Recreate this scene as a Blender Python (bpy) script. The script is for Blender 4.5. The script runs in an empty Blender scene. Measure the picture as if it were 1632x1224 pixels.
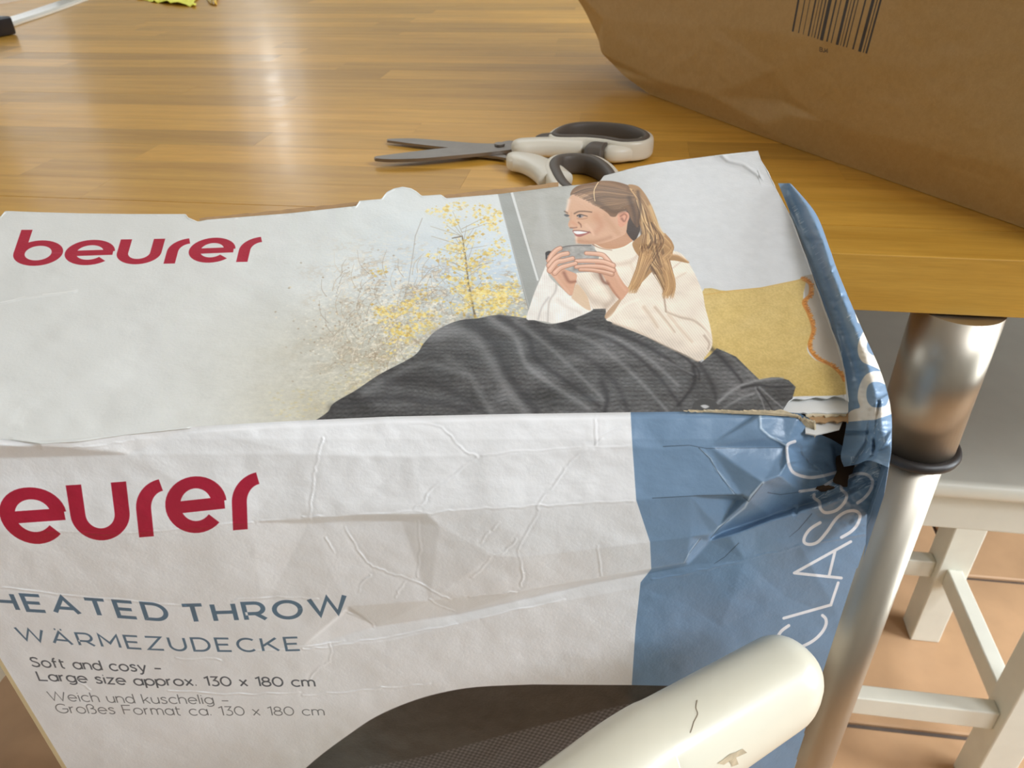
import bpy, bmesh, math, random
import numpy as np
from mathutils import Vector, Matrix, Euler
from mathutils.geometry import delaunay_2d_cdt

# ------------------------------------------------------------------ camera
F_PX, CX, CY = 1226.0, 816.0, 612.0
CAM_Z = 1.09
cam_data = bpy.data.cameras.new('camera')
cam_data.sensor_width = 36.0
cam_data.lens = F_PX / 1632 * 36
cam_data.clip_start = 0.01
cam_data.dof.use_dof = True
cam_data.dof.focus_distance = 0.34
cam_data.dof.aperture_fstop = 26
cam = bpy.data.objects.new('camera', cam_data)
bpy.context.scene.collection.objects.link(cam)
RM = Matrix.Rotation(math.radians(90 - 33.3), 3, 'X') @ Matrix.Rotation(math.radians(-1.2), 3, 'Z')
cam.matrix_world = Matrix.Translation((0, 0, CAM_Z)) @ RM.to_4x4()
bpy.context.scene.camera = cam
RN = np.array(RM)
CAMP = np.array([0, 0, CAM_Z])

# ------------------------------------------------------------------ world, lights, exposure
sc = bpy.context.scene
sc.view_settings.view_transform = 'Standard'
sc.view_settings.look = 'None'
sc.view_settings.exposure = 0.08
sc.view_settings.gamma = 1.0
sc.view_settings.use_curve_mapping = False
sc.cycles.max_bounces = 6
sc.cycles.use_denoising = True
w = bpy.data.worlds.new('sky')
sc.world = w
w.use_nodes = True
w.node_tree.nodes['Background'].inputs[0].default_value = (0.78, 0.90, 1.0, 1)
w.node_tree.nodes['Background'].inputs[1].default_value = 0.4

def area(name, loc, target, sx, sy, power, col=(1, 1, 1), spread=180):
    d = bpy.data.lights.new(name, 'AREA')
    d.shape = 'RECTANGLE'; d.size = sx; d.size_y = sy; d.energy = power; d.color = col
    d.spread = math.radians(spread)
    o = bpy.data.objects.new(name, d)
    sc.collection.objects.link(o)
    o.location = loc
    o.rotation_euler = (Vector(target) - Vector(loc)).to_track_quat('-Z', 'Y').to_euler()
    return o
# daylight of the far windows and from right behind, plus added fill lights
area('window_daylight_far_left', (-2.05, 3.55, 1.75), (-2.05, 0, 1.75), 0.40, 1.2, 1.3, (0.93, 0.97, 1.0))
area('window_daylight_far_middle', (-1.03, 3.55, 1.75), (-1.03, 0, 1.75), 0.30, 1.0, 1.0, (0.95, 0.98, 1.0))
area('window_daylight_far_gap', (-1.00, 3.50, 1.58), (-1.0, 0, 1.58), 0.06, 0.5, 0.40, (1.0, 0.99, 0.95))
area('overhead_fill_table', (0.2, 2.3, 2.4), (0.0, 0.7, 0.9), 1.8, 1.0, 17, (0.84, 0.94, 1.0))  # unseen overhead light added to brighten the tabletop
area('skylight_right_behind', (1.35, -0.75, 2.35), (0.1, 0.25, 0.9), 0.9, 0.9, 47, (0.88, 0.93, 1.0))
area('fill_light_right', (2.45, 0.1, 1.05), (0.75, 0.75, 0.35), 0.9, 1.5, 46, (0.88, 0.95, 1.0), 120)  # added fill, no door here: lifts the stool and floor under the table
area('fill_light_left', (-2.9, 0.9, 1.6), (0.2, 0.7, 0.9), 1.2, 1.2, 15, (0.86, 0.94, 1.0))  # added fill from the left, no window: lightens the bag face
sun_d = bpy.data.lights.new('sun', 'SUN')
sun_d.energy = 0.0; sun_d.angle = math.radians(2.0); sun_d.color = (1.0, 0.93, 0.84)
sun = bpy.data.objects.new('sun', sun_d); sc.collection.objects.link(sun)
sun.rotation_euler = Euler((math.radians(50), 0, math.radians(30)))

# ------------------------------------------------------------------ pixel <-> place
def rays(x, y):
    x = np.asarray(x, float); y = np.asarray(y, float)
    d = np.stack([x - CX, CY - y, np.full(x.shape, -F_PX)], -1)
    return d @ RN.T
def proj(P):
    c = (np.asarray(P, float) - CAMP) @ RN
    return CX + F_PX * c[..., 0] / -c[..., 2], CY - F_PX * c[..., 1] / -c[..., 2]
def onz(x, y, z):
    r = rays(x, y)
    return CAMP + r * ((np.asarray(z, float) - CAM_Z) / r[..., 2])[..., None]
class Plane:
    """plane with origin o, unit axes u and v, normal n"""
    def __init__(s, o, u, v):
        s.o = np.array(o, float); s.u = np.array(u, float) / np.linalg.norm(u)
        v = np.array(v, float); v = v - s.u * v.dot(s.u); s.v = v / np.linalg.norm(v)
        s.n = np.cross(s.u, s.v)
    def P(s, a, b, d=0.0):
        a = np.asarray(a, float); b = np.asarray(b, float)
        return s.o + a[..., None] * s.u + b[..., None] * s.v + np.asarray(d, float)[..., None] * s.n
    def hit(s, x, y, d=0.0):
        r = rays(x, y)
        t = ((s.o - CAMP).dot(s.n) + np.asarray(d, float)) / (r @ s.n)
        return CAMP + r * t[..., None]
    def uv(s, x, y):
        q = s.hit(x, y) - s.o
        return q @ s.u, q @ s.v
    def pix(s, a, b): return proj(s.P(a, b))

# ------------------------------------------------------------------ scene helpers
def link(o, parent=None):
    sc.collection.objects.link(o)
    if parent is not None:
        o.parent = parent
        bpy_m = parent.matrix_world.copy() if False else None
    return o
def empty(name, loc=(0, 0, 0), rz=0.0, label=None, cat=None, group=None):
    o = bpy.data.objects.new(name, None)
    o.empty_display_size = 0.05
    o.location = loc; o.rotation_euler = (0, 0, rz)
    if label: o['label'] = label
    if cat: o['category'] = cat
    if group: o['group'] = group
    return link(o)
def tag(o, label=None, cat=None, group=None, kind=None):
    if label: o['label'] = label
    if cat: o['category'] = cat
    if group: o['group'] = group
    if kind: o['kind'] = kind
    return o
def wm(parent):                       # world matrix of a plain loc + rz empty (not yet evaluated)
    return Matrix.Translation(parent.location) @ parent.rotation_euler.to_matrix().to_4x4()
def from_bm(name, bm, mat, parent=None, smooth=False):
    me = bpy.data.meshes.new(name)
    bmesh.ops.recalc_face_normals(bm, faces=bm.faces[:])
    bm.to_mesh(me); bm.free()
    if smooth: me.polygons.foreach_set('use_smooth', [True] * len(me.polygons))
    if mat: me.materials.append(mat)
    return link(bpy.data.objects.new(name, me), parent)
def from_py(name, verts, faces, mat, parent=None, smooth=False):
    me = bpy.data.meshes.new(name)
    me.from_pydata([tuple(map(float, v)) for v in verts], [], faces)
    me.update()
    if smooth: me.polygons.foreach_set('use_smooth', [True] * len(me.polygons))
    if mat: me.materials.append(mat)
    return link(bpy.data.objects.new(name, me), parent)
def grid_obj(name, P, mat, parent=None, UV=None, keep=None, smooth=True, flip=False):
    """P: (rows, cols, 3) -> quad sheet, UV (rows, cols, 2)"""
    h, wd = P.shape[:2]
    idx = np.arange(h * wd).reshape(h, wd)
    q = np.stack([idx[:-1, :-1], idx[:-1, 1:], idx[1:, 1:], idx[1:, :-1]], -1).reshape(-1, 4)
    if keep is not None:
        k = keep[:-1, :-1] & keep[:-1, 1:] & keep[1:, 1:] & keep[1:, :-1]
        q = q[k.reshape(-1)]
    if flip: q = q[:, ::-1]
    q = np.ascontiguousarray(q)
    used = np.unique(q); remap = np.zeros(h * wd, int); remap[used] = np.arange(len(used)); q = remap[q]
    V = P.reshape(-1, 3)[used]
    me = bpy.data.meshes.new(name)
    me.vertices.add(len(V)); me.vertices.foreach_set('co', V.astype(np.float32).ravel())
    me.loops.add(q.size); me.loops.foreach_set('vertex_index', q.astype(np.int32).ravel())
    me.polygons.add(len(q)); me.polygons.foreach_set('loop_start', np.arange(0, q.size, 4, dtype=np.int32))
    me.polygons.foreach_set('loop_total', np.full(len(q), 4, np.int32))
    if UV is not None:
        l = me.uv_layers.new(name='print')
        uv = UV.reshape(-1, 2)[used][q.ravel()]
        l.data.foreach_set('uv', uv.astype(np.float32).ravel())
    me.update(calc_edges=True); me.validate()
    if smooth: me.polygons.foreach_set('use_smooth', np.ones(len(me.polygons), bool))
    if mat: me.materials.append(mat)
    return link(bpy.data.objects.new(name, me), parent)
def bm_box(bm, c, s, rz=0.0, bev=0.0, seg=2, mtx=None):
    m = Matrix.Translation(c) @ Matrix.Rotation(rz, 4, 'Z') @ Matrix.Diagonal((s[0], s[1], s[2], 1))
    if mtx is not None: m = mtx @ Matrix.Diagonal((s[0], s[1], s[2], 1))
    g = bmesh.ops.create_cube(bm, size=1, matrix=m)
    if bev:
        es = list({e for v in g['verts'] for e in v.link_edges})
        bmesh.ops.bevel(bm, geom=es, offset=bev, segments=seg, affect='EDGES', profile=0.5)
def box(name, c, s, mat, parent=None, rz=0.0, bev=0.0, seg=2, mtx=None, smooth=False):
    bm = bmesh.new(); bm_box(bm, c, s, rz, bev, seg, mtx)
    return from_bm(name, bm, mat, parent, smooth)
def catmull(p, n=8, closed=False):
    p = [np.array(q, float) for q in p]; out = []
    m = len(p); rng = range(m if closed else m - 1)
    for i in rng:
        if closed: a, b, c, d = p[i - 1], p[i], p[(i + 1) % m], p[(i + 2) % m]
        else: a, b, c, d = p[max(i - 1, 0)], p[i], p[i + 1], p[min(i + 2, m - 1)]
        for k in range(n):
            t = k / n
            out.append(0.5 * ((2 * b) + (c - a) * t + (2 * a - 5 * b + 4 * c - d) * t * t + (3 * b - a - 3 * c + d) * t ** 3))
    if not closed: out.append(p[-1])
    return np.array(out)
def sweep(bm, path, section, closed=False, up=(0, 0, 1), scale=None, caps=True):
    """sweep a closed section [(side, up)] along path; scale: per point (sx, sy)"""
    path = [Vector(p) for p in path]; n = len(path); rings = []
    U = Vector(up)
    for i, p in enumerate(path):
        a = path[(i - 1) % n] if (closed or i) else p
        b = path[(i + 1) % n] if (closed or i < n - 1) else p
        t = (b - a).normalized(); s = t.cross(U).normalized(); v = s.cross(t).normalized()
        sx, sy = scale[i] if scale else (1, 1)
        sec = section(i) if callable(section) else section
        rings.append([bm.verts.new(p + s * (x * sx) + v * (y * sy)) for x, y in sec])
    k = len(rings[0])
    for i in range(n if closed else n - 1):
        A, B = rings[i], rings[(i + 1) % n]
        for j in range(k):
            bm.faces.new((A[j], A[(j + 1) % k], B[(j + 1) % k], B[j]))
    if caps and not closed:
        bm.faces.new(rings[0]); bm.faces.new(rings[-1][::-1])
def circ(r, n=20, ry=None):
    ry = ry or r
    return [(r * math.cos(2 * math.pi * k / n), ry * math.sin(2 * math.pi * k / n)) for k in range(n)]

# ------------------------------------------------------------------ piecewise-linear field over creases
def tri_field(points, chains):
    """points: [(x, y, d)] loose; chains: list of [(x, y, d)...] kept as crease edges -> f(X, Y)"""
    V, E, D = [], [], {}
    def add(p):
        k = (round(p[0], 2), round(p[1], 2))
        if k not in D:
            D[k] = len(V); V.append((p[0], p[1], p[2]))
        return D[k]
    for p in points: add(p)
    for c in chains:
        ids = [add(p) for p in c]
        E += [(a, b) for a, b in zip(ids[:-1], ids[1:]) if a != b]
    co, ed, fa, ov, oe, of = delaunay_2d_cdt([Vector((v[0], v[1])) for v in V], E, [], 0, 1e-4)
    vals = []
    for i, c in enumerate(co):
        if ov[i]: vals.append(np.mean([V[j][2] for j in ov[i]]))
        else:
            d = [math.hypot(c.x - v[0], c.y - v[1]) for v in V]; o = np.argsort(d)[:2]
            a, b = d[o[0]], d[o[1]]; vals.append((V[o[0]][2] * b + V[o[1]][2] * a) / (a + b))
    C = np.array([(c.x, c.y) for c in co]); vals = np.array(vals)
    def f(X, Y):
        X = np.asarray(X, float); Y = np.asarray(Y, float); out = np.zeros(X.shape)
        for t in fa:
            (x0, y0), (x1, y1), (x2, y2) = C[list(t)]
            m = (X >= min(x0, x1, x2)) & (X <= max(x0, x1, x2)) & (Y >= min(y0, y1, y2)) & (Y <= max(y0, y1, y2))
            if not m.any(): continue
            ii = np.nonzero(m); x = X[ii]; y = Y[ii]
            den = (y1 - y2) * (x0 - x2) + (x2 - x1) * (y0 - y2)
            if abs(den) < 1e-9: continue
            l0 = ((y1 - y2) * (x - x2) + (x2 - x1) * (y - y2)) / den
            l1 = ((y2 - y0) * (x - x2) + (x0 - x2) * (y - y2)) / den
            l2 = 1 - l0 - l1
            k = (l0 > -1e-6) & (l1 > -1e-6) & (l2 > -1e-6)
            v = l0 * vals[t[0]] + l1 * vals[t[1]] + l2 * vals[t[2]]
            out[tuple(a[k] for a in ii)] = v[k]
        return out
    return f
def blur(a, n=1):
    for _ in range(n):
        p = np.pad(a, 1, mode='edge')
        a = (p[:-2, 1:-1] + p[2:, 1:-1] + p[1:-1, :-2] + p[1:-1, 2:] + 2 * p[1:-1, 1:-1]) / 6
    return a
def seg_dist(X, Y, pts):
    """distance to a polyline, only where near (else large)"""
    out = np.full(X.shape, 1e3)
    for (x0, y0), (x1, y1) in zip(pts[:-1], pts[1:]):
        m = (X > min(x0, x1) - 12) & (X < max(x0, x1) + 12) & (Y > min(y0, y1) - 12) & (Y < max(y0, y1) + 12)
        ii = np.nonzero(m)
        if not len(ii[0]): continue
        x = X[ii]; y = Y[ii]; dx, dy = x1 - x0, y1 - y0; L = dx * dx + dy * dy + 1e-9
        t = np.clip(((x - x0) * dx + (y - y0) * dy) / L, 0, 1)
        out[ii] = np.minimum(out[ii], np.hypot(x - x0 - t * dx, y - y0 - t * dy))
    return out
_nr = np.random.RandomState(7).rand(256, 256)
def vnoise(x, y):
    xi = np.floor(x).astype(int); yi = np.floor(y).astype(int); fx = x - xi; fy = y - yi
    fx = fx * fx * (3 - 2 * fx); fy = fy * fy * (3 - 2 * fy)
    g = lambda a, b: _nr[a % 256, b % 256]
    return (g(xi, yi) * (1 - fx) + g(xi + 1, yi) * fx) * (1 - fy) + (g(xi, yi + 1) * (1 - fx) + g(xi + 1, yi + 1) * fx) * fy
def fbm(x, y, o=4):
    s = 0; a = 0.5; t = 0
    for k in range(o):
        s = s + a * vnoise(x * 2 ** k + 17.3 * k, y * 2 ** k + 9.1 * k); t += a; a *= 0.55
    return s / t

# ------------------------------------------------------------------ materials
def mat(name, col, rough=0.5, metal=0.0, coat=0.0, spec=0.5, noise=0.0, nscale=40, bump=0.0, bscale=200, stretch=None, objrand=0.0, trans=0.0, aniso=0.0):
    m = bpy.data.materials.new(name); m.use_nodes = True
    nt = m.node_tree; b = nt.nodes['Principled BSDF']
    b.inputs['Base Color'].default_value = (*col, 1)
    b.inputs['Roughness'].default_value = rough
    b.inputs['Metallic'].default_value = metal
    b.inputs['Coat Weight'].default_value = coat
    b.inputs['Coat Roughness'].default_value = 0.12
    b.inputs['Specular IOR Level'].default_value = spec
    b.inputs['Transmission Weight'].default_value = trans
    b.inputs['Anisotropic'].default_value = aniso
    tc = nt.nodes.new('ShaderNodeTexCoord'); mp = nt.nodes.new('ShaderNodeMapping')
    nt.links.new(tc.outputs['Object'], mp.inputs[0])
    if stretch: mp.inputs['Scale'].default_value = stretch
    last = None
    if noise:
        n = nt.nodes.new('ShaderNodeTexNoise'); n.inputs['Scale'].default_value = nscale; n.inputs['Detail'].default_value = 5
        nt.links.new(mp.outputs[0], n.inputs['Vector'])
        mr = nt.nodes.new('ShaderNodeMapRange'); mr.inputs[1].default_value = 0.25; mr.inputs[2].default_value = 0.75
        mr.inputs[3].default_value = 1 - noise; mr.inputs[4].default_value = 1 + noise
        nt.links.new(n.outputs['Fac'], mr.inputs[0]); last = mr.outputs[0]
        if objrand:
            oi = nt.nodes.new('ShaderNodeObjectInfo'); m2 = nt.nodes.new('ShaderNodeMapRange')
            m2.inputs[3].default_value = 1 - objrand; m2.inputs[4].default_value = 1 + objrand
            nt.links.new(oi.outputs['Random'], m2.inputs[0])
            mm = nt.nodes.new('ShaderNodeMath'); mm.operation = 'MULTIPLY'
            nt.links.new(last, mm.inputs[0]); nt.links.new(m2.outputs[0], mm.inputs[1]); last = mm.outputs[0]
        mx = nt.nodes.new('ShaderNodeVectorMath'); mx.operation = 'SCALE'; mx.inputs[0].default_value = col
        nt.links.new(last, mx.inputs['Scale']); nt.links.new(mx.outputs[0], b.inputs['Base Color'])
    if bump:
        n = nt.nodes.new('ShaderNodeTexNoise'); n.inputs['Scale'].default_value = bscale; n.inputs['Detail'].default_value = 4
        nt.links.new(mp.outputs[0], n.inputs['Vector'])
        bp = nt.nodes.new('ShaderNodeBump'); bp.inputs['Strength'].default_value = bump; bp.inputs['Distance'].default_value = 0.001
        nt.links.new(n.outputs['Fac'], bp.inputs['Height']); nt.links.new(bp.outputs[0], b.inputs['Normal'])
    return m
def S(r, g, b):                       # display colour -> linear
    f = lambda c: (c / 255 / 12.92) if c <= 10 else ((c / 255 + 0.055) / 1.055) ** 2.4
    return (f(r), f(g), f(b))
M_WHITE = mat('white_lacquer', S(212, 207, 188), 0.32, coat=0.3, noise=0.03, nscale=30)
M_WHITE2 = mat('white_painted_wood', S(228, 226, 212), 0.4, noise=0.04, nscale=25, bump=0.1, bscale=120)
M_STEEL = mat('brushed_steel', S(172, 164, 150), 0.38, metal=0.95, noise=0.05, nscale=60, stretch=(1, 1, 0.05), aniso=0.5)
M_RUBBER = mat('black_rubber', S(38, 34, 32), 0.45)
M_KRAFT = mat('kraft_board', S(172, 138, 98), 0.8, noise=0.12, nscale=200)
M_KRAFTD = mat('kraft_board_dark', S(84, 64, 46), 0.85, noise=0.2, nscale=150)  # kraft darkened to paint the shade inside the carton; also the table core
M_PAPER = mat('white_board', S(222, 222, 218), 0.5)
M_TEAR = mat('torn_paper_fibre', S(205, 190, 160), 0.9, noise=0.2, nscale=400)
M_WALL = mat('wall_paint', S(206, 208, 204), 0.8, noise=0.02, nscale=8)
M_CEIL = mat('ceiling_paint', S(225, 223, 216), 0.85)
M_GROUT = mat('grout', S(90, 78, 70), 0.9, noise=0.15, nscale=60)
M_TILE = mat('terracotta_tile', S(196, 156, 118), 0.45, noise=0.16, nscale=9, bump=0.25, bscale=25, objrand=0.07)
M_GREY = mat('grey_soft_grip', S(88, 80, 72), 0.55)
M_GRIPW = mat('white_hard_plastic', S(226, 220, 204), 0.35)
M_BLADE = mat('dark_blade_steel', S(140, 132, 124), 0.42, metal=0.9, noise=0.08, nscale=90)
# ------------------------------------------------------------------ printed artwork, rasterised onto a flat sheet
class Art:
    """a sheet of print on a Plane; drawing coordinates are looked up on the sheet through its plane"""
    def __init__(s, plane, a0, a1, b0, b1, res):
        s.pl, s.a0, s.a1, s.b0, s.b1 = plane, a0, a1, b0, b1
        s.W = int((a1 - a0) / res); s.H = int((b1 - b0) / res)
        A, B = np.meshgrid(a0 + (np.arange(s.W) + .5) * (a1 - a0) / s.W, b0 + (np.arange(s.H) + .5) * (b1 - b0) / s.H)
        s.A, s.B = A, B
        s.X, s.Y = plane.pix(A, B)
        s.C = np.zeros((s.H, s.W, 3))
    def win(s, x0, y0, x1, y1):
        a, b = s.pl.uv(np.array([x0, x1, x1, x0, (x0 + x1) / 2]), np.array([y0, y0, y1, y1, (y0 + y1) / 2]))
        i = (a - s.a0) / (s.a1 - s.a0) * s.W; j = (b - s.b0) / (s.b1 - s.b0) * s.H
        i0, i1 = int(max(i.min() - 3, 0)), int(min(i.max() + 4, s.W)); j0, j1 = int(max(j.min() - 3, 0)), int(min(j.max() + 4, s.H))
        if i1 <= i0 or j1 <= j0: return None
        return slice(j0, j1), slice(i0, i1)
    def put(s, w, al, col):
        al = np.asarray(al)[..., None]
        c = np.asarray(col, float) / 255
        s.C[w] = s.C[w] * (1 - al) + c * al
    def poly(s, pts, col, alpha=1.0, soft=0.7, tex=None):
        p = np.array(pts, float)
        m = soft + 1
        w = s.win(p[:, 0].min() - m, p[:, 1].min() - m, p[:, 0].max() + m, p[:, 1].max() + m)
        if w is None: return
        X = s.X[w]; Y = s.Y[w]; ins = np.zeros(X.shape, bool); d = np.full(X.shape, 1e6)
        q = np.roll(p, -1, 0)
        for (x0, y0), (x1, y1) in zip(p, q):
            if y0 != y1:
                c = ((Y < y0) != (Y < y1)) & (X < (x1 - x0) * (Y - y0) / (y1 - y0) + x0); ins ^= c
            dx, dy = x1 - x0, y1 - y0; L = dx * dx + dy * dy + 1e-9
            t = np.clip(((X - x0) * dx + (Y - y0) * dy) / L, 0, 1)
            np.minimum(d, (X - x0 - t * dx) ** 2 + (Y - y0 - t * dy) ** 2, out=d)
        d = np.sqrt(d); sd = np.where(ins, -d, d)
        al = np.clip(0.5 - sd / soft, 0, 1) * alpha
        s.put(w, al, tex(X, Y, w) if tex else col)
    def line(s, pts, col, w0=1.0, w1=None, alpha=1.0, soft=0.8, glow=False):
        p = np.array(pts, float); w1 = w0 if w1 is None else w1
        m = max(w0, w1) * (2.5 if glow else 1) + soft + 1
        w = s.win(p[:, 0].min() - m, p[:, 1].min() - m, p[:, 0].max() + m, p[:, 1].max() + m)
        if w is None: return
        X = s.X[w]; Y = s.Y[w]; best = np.full(X.shape, 1e6); n = len(p) - 1
        for k in range(n):
            (x0, y0), (x1, y1) = p[k], p[k + 1]
            dx, dy = x1 - x0, y1 - y0; L = dx * dx + dy * dy + 1e-9
            t = np.clip(((X - x0) * dx + (Y - y0) * dy) / L, 0, 1)
            r = (w0 + (w1 - w0) * (k + t) / n) * .5
            dd = np.hypot(X - x0 - t * dx, Y - y0 - t * dy)
            np.minimum(best, (dd / np.maximum(r, .2)) if glow else dd - r, out=best)
        al = np.exp(-best ** 2) * alpha if glow else np.clip(.5 - best / soft, 0, 1) * alpha
        s.put(w, al, col)
    def image(s, name, gain):
        c = np.clip(s.C, 0, 1)
        lin = np.where(c <= .04, c / 12.92, ((c + .055) / 1.055) ** 2.4) * gain
        lin = np.clip(lin, 0, .86)
        c = np.where(lin <= .0031308, lin * 12.92, 1.055 * lin ** (1 / 2.4) - .055)
        img = bpy.data.images.new(name, s.W, s.H, alpha=False)
        buf = np.ones((s.H, s.W, 4), np.float32); buf[..., :3] = c
        img.pixels.foreach_set(buf.ravel()); img.update(); img.pack()
        return img
    def uvs(s, P):
        q = (P - CAMP); t = ((s.pl.o - CAMP).dot(s.pl.n)) / (q @ s.pl.n)      # looked up through the sheet plane
        q = CAMP + q * t[..., None] - s.pl.o
        return np.stack([(q @ s.pl.u - s.a0) / (s.a1 - s.a0), (q @ s.pl.v - s.b0) / (s.b1 - s.b0)], -1)
def print_mat(name, img, rough=0.36, bump=0.12, coat=0.0):
    m = bpy.data.materials.new(name); m.use_nodes = True; nt = m.node_tree; b = nt.nodes['Principled BSDF']
    t = nt.nodes.new('ShaderNodeTexImage'); t.image = img; t.extension = 'EXTEND'
    u = nt.nodes.new('ShaderNodeUVMap'); u.uv_map = 'print'
    nt.links.new(u.outputs[0], t.inputs[0]); nt.links.new(t.outputs[0], b.inputs['Base Color'])
    b.inputs['Roughness'].default_value = rough; b.inputs['Coat Weight'].default_value = coat
    tc = nt.nodes.new('ShaderNodeTexCoord'); n = nt.nodes.new('ShaderNodeTexNoise')
    n.inputs['Scale'].default_value = 900; n.inputs['Detail'].default_value = 3
    n2 = nt.nodes.new('ShaderNodeTexNoise'); n2.inputs['Scale'].default_value = 60; n2.inputs['Detail'].default_value = 3
    mx = nt.nodes.new('ShaderNodeMath'); mx.operation = 'MULTIPLY_ADD'; mx.inputs[1].default_value = 3.0
    nt.links.new(tc.outputs['Object'], n.inputs['Vector']); nt.links.new(tc.outputs['Object'], n2.inputs['Vector'])
    nt.links.new(n2.outputs['Fac'], mx.inputs[0]); nt.links.new(n.outputs['Fac'], mx.inputs[2])
    bp = nt.nodes.new('ShaderNodeBump'); bp.inputs['Strength'].default_value = bump; bp.inputs['Distance'].default_value = 0.0006
    nt.links.new(mx.outputs[0], bp.inputs['Height']); nt.links.new(bp.outputs[0], b.inputs['Normal'])
    return m
def fr(x0, y0, s, pts): return [(x0 + s * a, y0 + s * b) for a, b in pts]

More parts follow.
